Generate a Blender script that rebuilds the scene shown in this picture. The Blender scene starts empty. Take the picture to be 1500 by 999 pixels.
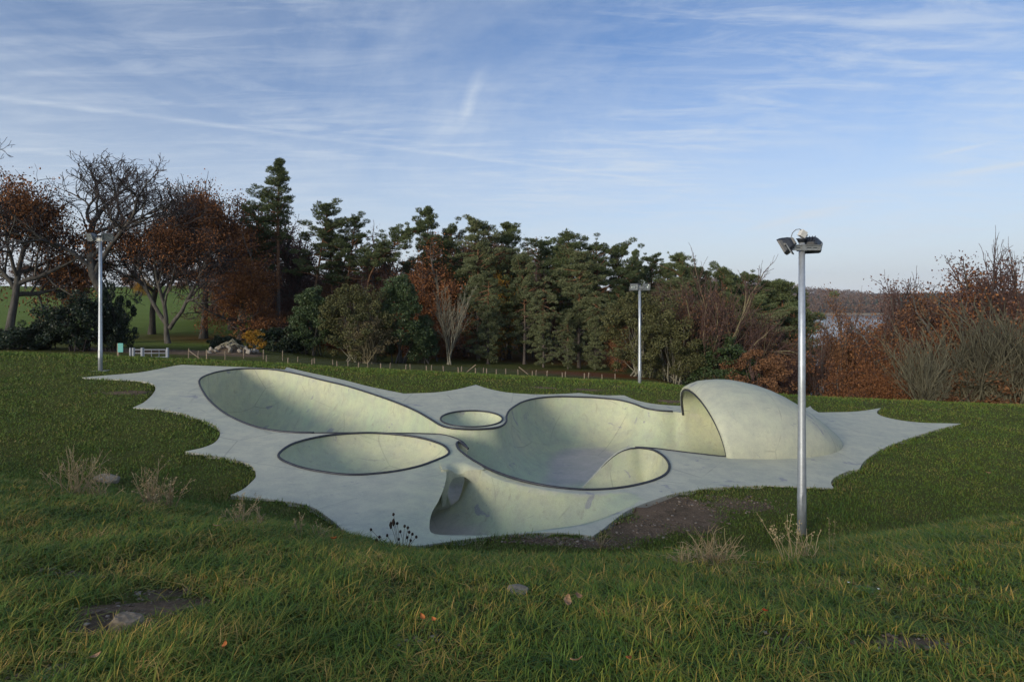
import bpy, math, random
import numpy as np
from mathutils import Vector, Matrix
from mathutils.geometry import delaunay_2d_cdt
scene = bpy.context.scene
col = scene.collection
R = math.radians

# ------------------------------------------------------------------ camera
F, HOR, CX = 850.0, 440.0, 750.0          # focal length in photo pixels, horizon row, centre column
cam_data = bpy.data.cameras.new('camera')
cam = bpy.data.objects.new('camera', cam_data); col.objects.link(cam)
cam.location = (0, 0, 0); cam.rotation_euler = (R(90), 0, 0)
cam_data.sensor_width = 36; cam_data.lens = F / 1500 * 36
cam_data.shift_y = -(499.5 - HOR) / 1500
cam_data.clip_start = 0.05; cam_data.clip_end = 20000
scene.camera = cam

# ------------------------------------------------------------------ sky, sun, exposure
SUN_EL, SUN_TRAVEL = R(14), (0.64, 0.77)
sun_d = bpy.data.lights.new('sun', 'SUN'); sun_d.energy = 1.4; sun_d.angle = R(17); sun_d.color = (1.0, 0.87, 0.68)
sun = bpy.data.objects.new('sun', sun_d); col.objects.link(sun)
sv = Vector((SUN_TRAVEL[0], SUN_TRAVEL[1], 0)).normalized() * math.cos(SUN_EL); sv.z = -math.sin(SUN_EL)
sun.rotation_euler = sv.to_track_quat('-Z', 'Y').to_euler(); sun.location = (-30, -30, 30)
w = bpy.data.worlds.new('World'); scene.world = w; w.use_nodes = True
scene.view_settings.view_transform = 'Standard'; scene.view_settings.look = 'None'
scene.view_settings.gamma = 1; scene.view_settings.exposure = 1.06
scene.cycles.max_bounces = 5

def N(nt, typ, **kw):
    n = nt.nodes.new(typ)
    for k, v in kw.items():
        if k.startswith('i_'):
            n.inputs[k[2:].replace('_', ' ')].default_value = v
        else: setattr(n, k, v)
    return n
def math_n(nt, op, a, b=None, c=None, clamp=False):
    n = nt.nodes.new('ShaderNodeMath'); n.operation = op; n.use_clamp = clamp
    for i, v in enumerate((a, b, c)):
        if v is None: continue
        if isinstance(v, (int, float)): n.inputs[i].default_value = v
        else: nt.links.new(v, n.inputs[i])
    return n.outputs[0]
def ramp(nt, fac, stops, interp='LINEAR'):
    n = nt.nodes.new('ShaderNodeValToRGB'); n.color_ramp.interpolation = interp
    e = n.color_ramp.elements
    while len(e) < len(stops): e.new(0.5)
    for k, (p, c) in enumerate(stops):
        e[k].position = p
        e[k].color = (c, c, c, 1) if isinstance(c, (int, float)) else (*c, 1)
    if fac is not None: nt.links.new(fac, n.inputs[0])
    return n.outputs[0]
def mix(nt, fac, a, b, blend='MIX'):
    n = nt.nodes.new('ShaderNodeMix'); n.data_type = 'RGBA'; n.blend_type = blend
    for sock, v in ((n.inputs[0], fac), (n.inputs[6], a), (n.inputs[7], b)):
        if isinstance(v, (int, float)): sock.default_value = v
        elif isinstance(v, tuple): sock.default_value = (*v, 1)
        else: nt.links.new(v, sock)
    return n.outputs[2]
def noise(nt, vec, scale, detail=4, rough=.5, dist=0.0):
    n = nt.nodes.new('ShaderNodeTexNoise'); n.inputs['Scale'].default_value = scale
    n.inputs['Detail'].default_value = detail; n.inputs['Roughness'].default_value = rough
    n.inputs['Distortion'].default_value = dist
    if vec is not None: nt.links.new(vec, n.inputs['Vector'])
    return n.outputs['Fac']

def build_world():
    nt = w.node_tree; nt.nodes.clear()
    out = N(nt, 'ShaderNodeOutputWorld'); bg = N(nt, 'ShaderNodeBackground'); bg.inputs['Strength'].default_value = 0.12
    sky = N(nt, 'ShaderNodeTexSky'); sky.sky_type = 'NISHITA'; sky.sun_disc = False
    sky.sun_elevation = SUN_EL
    sky.sun_rotation = math.atan2(-SUN_TRAVEL[0], -SUN_TRAVEL[1])
    sky.air_density = 1.0; sky.dust_density = 3.6; sky.ozone_density = 2.2; sky.altitude = 600
    tc = N(nt, 'ShaderNodeTexCoord'); sep = N(nt, 'ShaderNodeSeparateXYZ')
    nt.links.new(tc.outputs['Generated'], sep.inputs[0])
    z = math_n(nt, 'MAXIMUM', sep.outputs['Z'], 0.02)
    # cirrus sheet: the view ray meets a flat layer, so streaks foreshorten towards the horizon
    zz = math_n(nt, 'ADD', z, 0.06)
    cu = N(nt, 'ShaderNodeCombineXYZ')
    nt.links.new(math_n(nt, 'DIVIDE', sep.outputs['X'], zz), cu.inputs[0])
    nt.links.new(math_n(nt, 'DIVIDE', sep.outputs['Y'], zz), cu.inputs[1])
    def mapped(rot, sx, sy, loc=(0, 0, 0)):
        m = N(nt, 'ShaderNodeMapping'); m.inputs['Rotation'].default_value = (0, 0, R(rot))
        m.inputs['Scale'].default_value = (sx, sy, 1); m.inputs['Location'].default_value = loc
        nt.links.new(cu.outputs[0], m.inputs[0]); return m.outputs[0]
    veil = ramp(nt, noise(nt, mapped(48, .5, .36, (5.2, -2.4, 0)), 1.7, 8, .66, .9), [(.34, 0), (.66, 1)])
    streak = ramp(nt, noise(nt, mapped(58, .4, 1.5), 1.2, 8, .66, .7), [(.42, 0), (.66, 1)])
    ripple = ramp(nt, noise(nt, mapped(-52, 1.0, 4.2, (.3, .2, 0)), 1.7, 7, .68, .55), [(.44, 0), (.64, 1)])
    rmask = ramp(nt, noise(nt, mapped(0, .45, .35, (5.2, -2.4, 0)), 1.0, 3, .5), [(.38, 0), (.60, 1)])
    cl = math_n(nt, 'ADD', math_n(nt, 'MULTIPLY', veil, .24), math_n(nt, 'MULTIPLY', math_n(nt, 'MULTIPLY', streak, .17), veil))
    cl = math_n(nt, 'ADD', cl, math_n(nt, 'MULTIPLY', math_n(nt, 'MULTIPLY', ripple, rmask), .40))
    # contrails: straight lines in the same high layer
    cz = N(nt, 'ShaderNodeCombineXYZ')
    nt.links.new(math_n(nt, 'DIVIDE', sep.outputs['X'], z), cz.inputs[0])
    nt.links.new(math_n(nt, 'DIVIDE', sep.outputs['Y'], z), cz.inputs[1])
    wob = noise(nt, cz.outputs[0], 3.0, 3, .6)
    brk = noise(nt, cz.outputs[0], 2.2, 5, .6)
    def contrail(p, q, width, amount, fade=.25):
        def uv(px, py):
            zr = (HOR - py) / F; return np.array([(px - CX) / F / zr, 1 / zr])
        a, b = uv(*p), uv(*q); L = np.linalg.norm(b - a); t = (b - a) / L; n = np.array([-t[1], t[0]])
        def dotc(v, off):
            d = N(nt, 'ShaderNodeVectorMath'); d.operation = 'DOT_PRODUCT'; d.inputs[1].default_value = (v[0], v[1], 0)
            nt.links.new(cz.outputs[0], d.inputs[0]); return math_n(nt, 'ADD', d.outputs['Value'], off)
        across = math_n(nt, 'ADD', dotc(n, -float(a @ n)), math_n(nt, 'MULTIPLY', math_n(nt, 'SUBTRACT', wob, .5), width * 1.2))
        d = math_n(nt, 'DIVIDE', math_n(nt, 'ABSOLUTE', across), width)
        prof = math_n(nt, 'SUBTRACT', 1.0, d, clamp=True)
        al = math_n(nt, 'DIVIDE', dotc(t, -float(a @ t)), L)
        e0 = math_n(nt, 'DIVIDE', al, fade, clamp=True)
        e1 = math_n(nt, 'DIVIDE', math_n(nt, 'SUBTRACT', 1.0, al), fade, clamp=True)
        m = math_n(nt, 'MULTIPLY', math_n(nt, 'MULTIPLY', prof, math_n(nt, 'MULTIPLY', e0, e1)), amount)
        return math_n(nt, 'MULTIPLY', m, math_n(nt, 'ADD', math_n(nt, 'MULTIPLY', brk, 1.2), .35))
    for args in (((-260, 110), (1010, 272), .075, .25, .10), ((718, 78), (672, 188), .045, .30, .3),
                 ((1085, 342), (1265, 292), .26, .55, .3), ((1375, 258), (1620, 222), .18, .65, .25),
                 ((1355, 232), (1470, 206), .08, .4, .3), ((930, 330), (1080, 352), .30, .12, .4),
                 ((700, 190), (1240, 196), .05, .10, .35), ((750, 300), (1180, 290), .16, .13, .4)):
        cl = math_n(nt, 'ADD', cl, contrail(*args))
    cl = math_n(nt, 'MINIMUM', cl, .8)
    # low haze of the air near the horizon whitens the sky
    low = math_n(nt, 'POWER', math_n(nt, 'SUBTRACT', 1.0, math_n(nt, 'MULTIPLY', z, 1.75, clamp=True)), 2.2)
    base = mix(nt, 1.0, sky.outputs[0], SKY_TINT, 'MULTIPLY')
    c = mix(nt, math_n(nt, 'MULTIPLY', low, .80), base, HAZE_COL)
    c = mix(nt, cl, c, CLOUD_COL)
    nt.links.new(c, bg.inputs['Color']); nt.links.new(bg.outputs[0], out.inputs['Surface'])
SKY_TINT = (0.44, 0.565, 0.725)
HAZE_COL = (3.7, 3.82, 3.95)
CLOUD_COL = (2.75, 3.05, 3.4)
build_world()

# ------------------------------------------------------------------ helpers
rng = np.random.default_rng(7)
def link(o, parent=None):
    col.objects.link(o)
    if parent is not None: o.parent = parent
    return o
def tag(o, label=None, cat=None, group=None, kind=None):
    if label: o['label'] = label
    if cat: o['category'] = cat
    if group: o['group'] = group
    if kind: o['kind'] = kind
    return o
def empty(name, loc, rz=0, label=None, cat=None, group=None):
    o = bpy.data.objects.new(name, None); o.empty_display_size = .3
    o.location = loc; o.rotation_euler = (0, 0, rz); link(o)
    return tag(o, label, cat, group)
def np_mesh(name, verts, faces, mat=None, smooth=False, attrs=None):
    """faces: (F,3) or (F,4) int array"""
    me = bpy.data.meshes.new(name)
    v = np.asarray(verts, np.float32).reshape(-1, 3); f = np.asarray(faces, np.int32); k = f.shape[1]
    me.vertices.add(len(v)); me.vertices.foreach_set('co', v.ravel())
    me.loops.add(f.size); me.loops.foreach_set('vertex_index', f.ravel())
    me.polygons.add(len(f)); me.polygons.foreach_set('loop_start', np.arange(0, f.size, k, dtype=np.int32))
    me.update(calc_edges=True)
    if smooth: me.polygons.foreach_set('use_smooth', np.ones(len(f), bool))
    for an, val in (attrs or {}).items():
        at = me.attributes.new(an, 'FLOAT', 'POINT'); at.data.foreach_set('value', np.asarray(val, np.float32))
    if mat: me.materials.append(mat)
    me.validate()
    return me
class MB:
    """collects simple shapes into one mesh"""
    def __init__(s): s.v = []; s.f = []
    def add(s, vs, fs):
        o = len(s.v); s.v += [tuple(p) for p in vs]; s.f += [tuple(i + o for i in q) for q in fs]; return s
    def box(s, c, size, M=None, bev=0.0):
        hx, hy, hz = (k / 2 for k in size)
        vs = [Vector((x * hx, y * hy, z * hz)) for z in (-1, 1) for x, y in ((-1, -1), (1, -1), (1, 1), (-1, 1))]
        if M is not None: vs = [M @ p for p in vs]
        vs = [p + Vector(c) for p in vs]
        return s.add(vs, [(0, 3, 2, 1), (4, 5, 6, 7), (0, 1, 5, 4), (1, 2, 6, 5), (2, 3, 7, 6), (3, 0, 4, 7)])
    def tube(s, pts, rad, sides=8, cap=True):
        pts = [Vector(p) for p in pts]; n = len(pts)
        rad = [rad] * n if isinstance(rad, (int, float)) else rad
        rings = []; up = None
        for i, p in enumerate(pts):
            d = (pts[min(i + 1, n - 1)] - pts[max(i - 1, 0)]).normalized()
            if up is None: up = Vector((0, 0, 1)) if abs(d.z) < .9 else Vector((1, 0, 0))
            a = d.cross(up).normalized(); b = a.cross(d).normalized(); up = b
            rings.append([p + (a * math.cos(2 * math.pi * k / sides) + b * math.sin(2 * math.pi * k / sides)) * rad[i] for k in range(sides)])
        vs = [q for r_ in rings for q in r_]; fs = []
        for i in range(n - 1):
            for k in range(sides):
                k2 = (k + 1) % sides
                fs.append((i * sides + k, i * sides + k2, (i + 1) * sides + k2, (i + 1) * sides + k))
        if cap: fs += [tuple(range(sides))[::-1], tuple((n - 1) * sides + k for k in range(sides))]
        return s.add(vs, fs)
    def build(s, name, m, parent=None, smooth=False):
        me = bpy.data.meshes.new(name); me.from_pydata([tuple(p) for p in s.v], [], s.f); me.update()
        if smooth:
            for p in me.polygons: p.use_smooth = True
        me.materials.append(m)
        o = bpy.data.objects.new(name, me); link(o, parent); return o
def new_mat(name, rough=.8, spec=.2):
    m = bpy.data.materials.new(name); m.use_nodes = True; nt = m.node_tree
    b = nt.nodes['Principled BSDF']; b.inputs['Roughness'].default_value = rough
    b.inputs['Specular IOR Level'].default_value = spec
    return m, nt, b
def flat_mat(name, c, rough=.7, spec=.3, metal=0.0, var=.15, scale=12):
    m, nt, b = new_mat(name, rough, spec); b.inputs['Metallic'].default_value = metal
    tc = N(nt, 'ShaderNodeTexCoord')
    n = noise(nt, tc.outputs['Object'], scale, 5, .6)
    lo, hi = tuple(k * (1 - var) for k in c), tuple(min(1, k * (1 + var)) for k in c)
    nt.links.new(ramp(nt, n, [(.3, lo), (.7, hi)]), b.inputs['Base Color'])
    return m
def leaf_mat(name, stops, rough=.65, spec=.15, trans=0.0):
    m, nt, b = new_mat(name, rough, spec)
    g = N(nt, 'ShaderNodeNewGeometry'); oi = N(nt, 'ShaderNodeObjectInfo')
    f = math_n(nt, 'ADD', math_n(nt, 'MULTIPLY', g.outputs['Random Per Island'], .75), math_n(nt, 'MULTIPLY', oi.outputs['Random'], .25))
    nt.links.new(ramp(nt, f, stops), b.inputs['Base Color'])
    return m
def sstep(a, b, x):
    t = np.clip((np.asarray(x, float) - a) / (b - a), 0, 1); return t * t * (3 - 2 * t)

# ------------------------------------------------------------------ terrain
PZ, PB, PC = -4.9, -.05, .041              # the plateau that carries the skatepark: z = PZ + PB x + PC y
def plane_z(x, y): return PZ + PB * x + PC * y
def on_plane(px, py):
    rx, rz = (px - CX) / F, (HOR - py) / F
    d = PZ / (rz - PB * rx - PC); return (rx * d, d)
def softplus(t, k): return np.logaddexp(0, t / k) * k
def terrain(x, y, rough=True):
    x = np.asarray(x, float); y = np.asarray(y, float)
    xc = 45 * np.tanh(x / 45)
    ys = y - softplus(y - 28, 1.2)
    plat = PZ + PB * xc + PC * ys
    t = softplus(y - 28.8, 1.0)
    u = x / np.maximum(y, 20)
    Lw = sstep(-.24, -.46, u); Rw = sstep(.22, .55, u)
    fc = 2.9 * (1 - np.exp(-t / 20))
    fl = 1.25 * (1 - np.exp(-t / 9)) - .056 * softplus(np.minimum(t, 150) - 20, 4)
    fr = 23 * (1 - np.exp(-t / 52))
    far = plat - (fl * Lw + fr * Rw + fc * (1 - Lw - Rw))
    a = np.interp(x, [-40, -14, -8.5, -5.6, -3.1, -.6, 1.5, 3.4, 5.2, 6.9, 14, 40], [.010, .0125, .0164, .0205, .0258, .0333, .0337, .0324, .0280, .0248, .018, .012])
    yb = np.clip(y, 0, 60)
    bank = -1.5 - a * yb ** 2
    k = .22
    z = np.logaddexp(far / k, bank / k) * k
    if rough:
        nb = .035 * np.sin(1.9 * x + .7 * y) * np.sin(1.3 * y - .6 * x + 1) + .02 * np.sin(4.1 * x + 1.7 * y + .5) * np.sin(3.3 * y - 1.2 * x)
        nearw = 1 - sstep(8, 11, y) * .75
        z = z + nb * nearw
        z = z + sstep(60, 200, y) * .4 * np.sin(x / 17.) * np.sin(y / 23.)
    return z
def gz(x, y): return float(terrain(x, y))
def at_depth(px, d): return ((px - CX) / F * d, d)

# ------------------------------------------------------------------ outlines (read off the photo as plan shapes on the plateau)
def curve(pix, closed=True, step=.14, plan=False):
    """pix: (x, y[, 'c']) ; 'c' marks a sharp corner. Returns plan points resampled along a Catmull-Rom curve."""
    P = [np.array(p[:2] if plan or (len(p) > 3) else on_plane(p[0], p[1]), float) for p in pix]
    corner = [len(p) > 2 and p[2] == 'c' for p in pix]
    n = len(P); out = []
    for i in range(n if closed else n - 1):
        p1, p2 = P[i], P[(i + 1) % n]
        p0 = P[i - 1] if (closed or i > 0) else p1
        p3 = P[(i + 2) % n] if (closed or i + 2 < n) else p2
        L = np.linalg.norm(p2 - p1) + 1e-9
        # centripetal-ish tangents
        m1 = np.zeros(2) if False else (p2 - p0) / (np.linalg.norm(p2 - p1) + np.linalg.norm(p1 - p0) + 1e-9) * L
        m2 = (p3 - p1) / (np.linalg.norm(p3 - p2) + np.linalg.norm(p2 - p1) + 1e-9) * L
        if corner[i]: m1 = (p2 - p1)
        if corner[(i + 1) % n]: m2 = (p2 - p1)
        k = max(1, int(math.ceil(L / step)))
        for j in range(k):
            t = j / k; t2, t3 = t * t, t ** 3
            out.append((2 * t3 - 3 * t2 + 1) * p1 + (t3 - 2 * t2 + t) * m1 + (-2 * t3 + 3 * t2) * p2 + (t3 - t2) * m2)
    if not closed: out.append(P[-1])
    return np.array(out)
def sdf(poly, x, y, closed=True):
    """signed distance (+ inside) and index of the nearest vertex, plus the blend to the next"""
    pts = np.stack([np.ravel(x), np.ravel(y)], 1); A = poly; B = np.roll(poly, -1, 0)
    if not closed: A, B = A[:-1], B[:-1]
    d = np.empty(len(pts)); idx = np.empty(len(pts)); ins = np.zeros(len(pts), bool)
    AB = B - A; L2 = (AB ** 2).sum(1) + 1e-12
    for s in range(0, len(pts), 4000):
        q = pts[s:s + 4000]
        ap = q[:, None, :] - A[None]
        t = np.clip((ap * AB[None]).sum(2) / L2[None], 0, 1)
        e = ap - t[..., None] * AB[None]; dd = (e ** 2).sum(2)
        j = dd.argmin(1); r_ = np.arange(len(q))
        d[s:s + 4000] = np.sqrt(dd[r_, j]); idx[s:s + 4000] = j + t[r_, j]
        c = ((A[None, :, 1] > q[:, 1:2]) != (B[None, :, 1] > q[:, 1:2]))
        xi = A[None, :, 0] + (q[:, 1:2] - A[None, :, 1]) * AB[None, :, 0] / np.where(AB[None, :, 1] == 0, 1e-12, AB[None, :, 1])
        ins[s:s + 4000] = ((c & (q[:, 0:1] < xi)).sum(1) % 2) == 1
    return (np.where(ins, d, -d) if closed else d), idx
C_ = 'c'
deck_outline = curve([
    (120, 553, C_), (165, 549), (200, 546), (230, 541), (252, 536.5), (266, 534.3, C_), (310, 536), (355, 537.6), (400, 540), (417, 541.6, C_),
    (420, 538, C_), (452, 545.5), (499, 555.5), (545, 567), (592, 576.5, C_), (640, 574.5), (670, 570), (697, 563.5, C_), (718, 570), (745, 575), (785, 577.6), (820, 577), (848, 575.6, C_),
    (880, 578.8), (914, 579, C_), (935, 587), (962, 592), (998, 594.5), (1040, 596), (1100, 598), (1150, 598.5), (1180, 597.5), (1187, 594.5, C_), (1190, 598.5), (1199, 604, C_), (1248, 603), (1272, 600.5), (1290.6, 597.4, C_),
    (1284.5, 604), (1294, 610), (1322, 616), (1352, 619), (1380, 619.8), (1408, 620.3, C_), (1383, 626), (1362, 632), (1328, 643), (1297, 655), (1276, 667), (1263.6, 678), (1259, 687, C_),
    (1245, 689), (1230, 695), (1219, 702.5), (1217.6, 708.7), (1222, 715, C_), (1199, 714), (1159, 712), (1113, 711), (1083, 712), (1046, 714), (1015, 718), (988, 722.5), (970, 728), (944, 737), (920, 747),
    (899, 762), (884, 774), (868, 785, C_), (848, 782), (815, 780), (788, 780), (740, 783), (695, 788), (650, 794), (610, 799), (570, 797, C_), (535, 790), (505, 777), (488, 763), (472, 751), (457, 742), (433, 736), (395, 731), (337, 725, C_),
    (355, 717), (367, 707), (375, 697), (370, 683), (355, 676), (322, 669), (271, 661, C_), (295, 656), (313, 649), (322, 638), (321, 629), (310, 620), (289, 613), (265, 605), (235, 600), (194.6, 597, C_),
    (211, 589), (223, 578), (228, 569), (225, 563), (211, 559), (175, 556)])
HX, HY, HW, HL = 6.4, 19.5, 2.85, 4.5      # hood: middle of its mouth, half width, length
def hood_base_x(y): return HX + .06 * (y - HY)
pocket = [(hood_base_x(HY + (HW - .12) * math.cos(a)) + HL * .93 * math.sin(a), HY + (HW - .12) * math.cos(a)) for a in np.linspace(0, math.pi, 17)]
ac_pts = [(292, 562), (294, 555), (304, 549.5), (322, 544.4), (349, 540.8), (376, 540.4), (402, 542), (433, 547.5), (469, 556.4), (505, 565), (544, 577), (580, 589.7), (610, 602.6), (631, 614.6), (645, 623), (657, 626.8), (672, 628.6), (697, 629.2), (721, 627.8), (735, 624.3), (741.5, 618), (742, 610), (746, 602), (754, 595.5), (767, 588.5),
          (788, 583.5), (815, 581.4), (842, 581.7), (875, 583), (908, 586.5), (929, 592), (946, 598.3), (966, 601.8), (990, 603.4)]
NA = len(ac_pts)
ac_plan = [on_plane(*p) for p in ac_pts] + pocket + [on_plane(*p) for p in ((1020, 664.6), (985, 660.3), (955, 656.6))]
spine = [(3.55, 17.28), (3.1, 17.2), (2.6, 17.05), (2.0, 16.86), (1.5, 16.62), (1.2, 16.42)]
spine_b = [(1.45, 16.5), (2.0, 16.76), (2.6, 16.93), (3.1, 17.05), (3.5, 17.1)]
ac_plan += spine + spine_b
f_pts = [(938, 656.6), (955, 659), (968, 665.5), (977.5, 675), (980.5, 685), (975, 695), (960, 703), (940, 709), (915, 714), (882, 717.3), (850, 717.5), (812, 714), (780, 708), (750, 700), (720, 689), (700, 678.5), (685, 669.3), (674, 660.5), (670, 655), (669, 650), (671.5, 647.5), (676, 649.5), (682, 654.5),
         (685.5, 657.5, C_), (682, 652), (676, 646.5), (664, 641), (646, 636.8), (610, 635.3), (560, 634.8), (500, 634.4), (460, 634.6), (430, 634), (403, 631.5), (379, 626.7), (355, 618.6), (331, 606.6), (313, 593), (301, 579.5)]
n_sp = len(ac_plan)
ac_all = [(p[0], p[1]) for p in ac_plan] + [(*on_plane(p[0], p[1]),) + tuple(p[2:]) for p in f_pts]
AC = curve(ac_all, plan=True, step=.13)
E = curve([on_plane(*p) for p in [(408.4, 670), (413, 660.5), (433, 649), (475, 639), (515, 635.2), (556, 634.9), (610, 640.6), (646, 651), (657.6, 661), (655, 667), (640, 674), (610, 684.5), (568, 692.4), (514, 696), (460, 689.6), (427, 680.6)]], plan=True, step=.12)
Bc = curve([on_plane(690.8 + 45.3 * math.cos(a), 614 + 12.0 * math.sin(a)) for a in np.linspace(0, 2 * math.pi, 25)[:-1]], plan=True, step=.12)
# front gully and the channel that runs under the bridge into the deep bowl
gully_pts = [on_plane(*p) for p in [(629, 766), (632, 774.5), (645, 777.5), (700, 778.5), (760, 777), (812, 773), (855, 767), (900, 752), (930, 738), (938, 728), (915, 722), (880, 724.5), (845, 724.5), (805, 719.5), (772, 712), (742, 703.5), (716, 693.5), (703, 687)]]
gully_plan = gully_pts + [(-1.12, 15.05), (-1.2, 15.5), (-1.0, 16.1), (-.6, 16.9), (-1.2, 17.7), (-2.15, 17.6), (-2.1, 16.6), (-1.85, 15.4), (-1.64, 14.5), (-1.58, 13.6), (-1.6, 12.7), (-1.66, 12.0)]
G = curve(gully_plan, plan=True, step=.13)

def _gi(p): return int(np.argmin(np.hypot(G[:, 0] - p[0], G[:, 1] - p[1])))
_ga, _gb = _gi(gully_plan[9]), _gi(gully_plan[21])
G_FAR = G[_ga:_gb + 1]; G_REST = np.r_[G[_gb + 2:], G[:_ga + 1]]; G_LEFT = np.r_[G[_gi(gully_plan[26]):], G[:_gi(gully_plan[1]) + 1]]
def floor_z(x, y):
    f = -5.82 - .22 * sstep(-3, -8, x) + .06 * sstep(4, 8, x)
    return f
def circ(t):
    t = np.clip(t, 0, 1); return np.sqrt(np.maximum(0, 1 - (1 - t) ** 2))
# how far the lip of the deep bowl sinks along the spine that runs down to its floor
ac_n = len(AC)
def ac_lip():
    q = np.zeros(ac_n); sp = np.array(spine[1:] + spine_b[:-1])
    for i, p in enumerate(AC):
        if 1.0 < p[0] < 3.6 and 16.2 < p[1] < 17.35:
            near = np.min(np.hypot(sp[:, 0] - p[0], sp[:, 1] - p[1]))
            if near < .35: q[i] = 1.5 * float(sstep(3.62, 1.3, p[0])) ** 1.1
    return q
ACQ = ac_lip()
def deck_drop(x, y):
    """how far the concrete lies below the plateau, and the paint amount"""
    x = np.ravel(x); y = np.ravel(y); P = plane_z(x, y)
    s, i = sdf(AC, x, y)
    i0 = np.floor(i).astype(int) % ac_n; fr = i - np.floor(i)
    q = ACQ[i0] * (1 - fr) + ACQ[(i0 + 1) % ac_n] * fr
    D = np.maximum(P - floor_z(x, y), .6)
    Rr = np.clip(D * 1.0, 1.2, 2.45)
    dac = np.where(s >= 0, np.minimum(q, D) + (D - np.minimum(q, D)) * circ(s / Rr), q)
    wall = np.where(s > 0, 1.0, 0.0); flr = np.where(s > 0, sstep(.72, 1.0, s / Rr), 0)
    se, _ = sdf(E, x, y)
    de = np.where(se > 0, .98 * circ(se / 2.0), 0)
    sb, _ = sdf(Bc, x, y)
    db = np.where(sb > 0, .5 * circ(sb / 1.2), 0)
    # gully: steep rounded sides left and near, a long easy bank on the far right
    sg, ig = sdf(G, x, y)
    Dg = (1.28 + .25 * sstep(14, 16.5, y)) * sstep(3.0, .3, x) ** .9
    sf, _ = sdf(G_FAR, x, y, closed=False)
    sr, _ = sdf(G_REST, x, y, closed=False)
    ins = sg > 1e-4
    bw = .55 + 1.45 * sstep(-1.15, .35, x)
    a = np.where(ins, circ(sf / bw) ** 1.15, 0); b = np.where(ins, circ(sr / .42), 0)
    dg = Dg * np.minimum(a, b)
    # the deck rolls over softly towards the gully on its left and along the far bank
    roll = np.where(~ins, .07 * np.exp(-((sg / .35) ** 2)) * sstep(-3.4, -2.0, x) * sstep(15.0, 14.2, y) * sstep(1.2, -.6, x), .0)
    dg = np.where(ins, np.maximum(dg, 0) + 0.07 * (sstep(15.0, 14.2, y) * sstep(1.2, -.6, x)) * (1 - np.minimum(a, b)), roll)
    drop = np.maximum.reduce([dac, db, dg])
    # front apron bows down a little towards the bank
    paint = np.maximum.reduce([wall * (1 - flr), np.where(se > 0, 1 - .7 * sstep(.9, 1.6, se), 0), np.where(sb > 0, 1, 0), np.where(sg > 0, 1 - .8 * sstep(.8, 1.0, np.minimum(a, b)), np.exp(-(sg / 1.0) ** 2) * .6 * sstep(1.5, -.5, x))])
    bare = np.maximum.reduce([flr, np.where(se > 0, sstep(.9, 1.7, se) * .7, 0), np.where(sg > 0, sstep(.82, 1.0, np.minimum(a, b)), 0)])
    return drop, de, paint, bare
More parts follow.
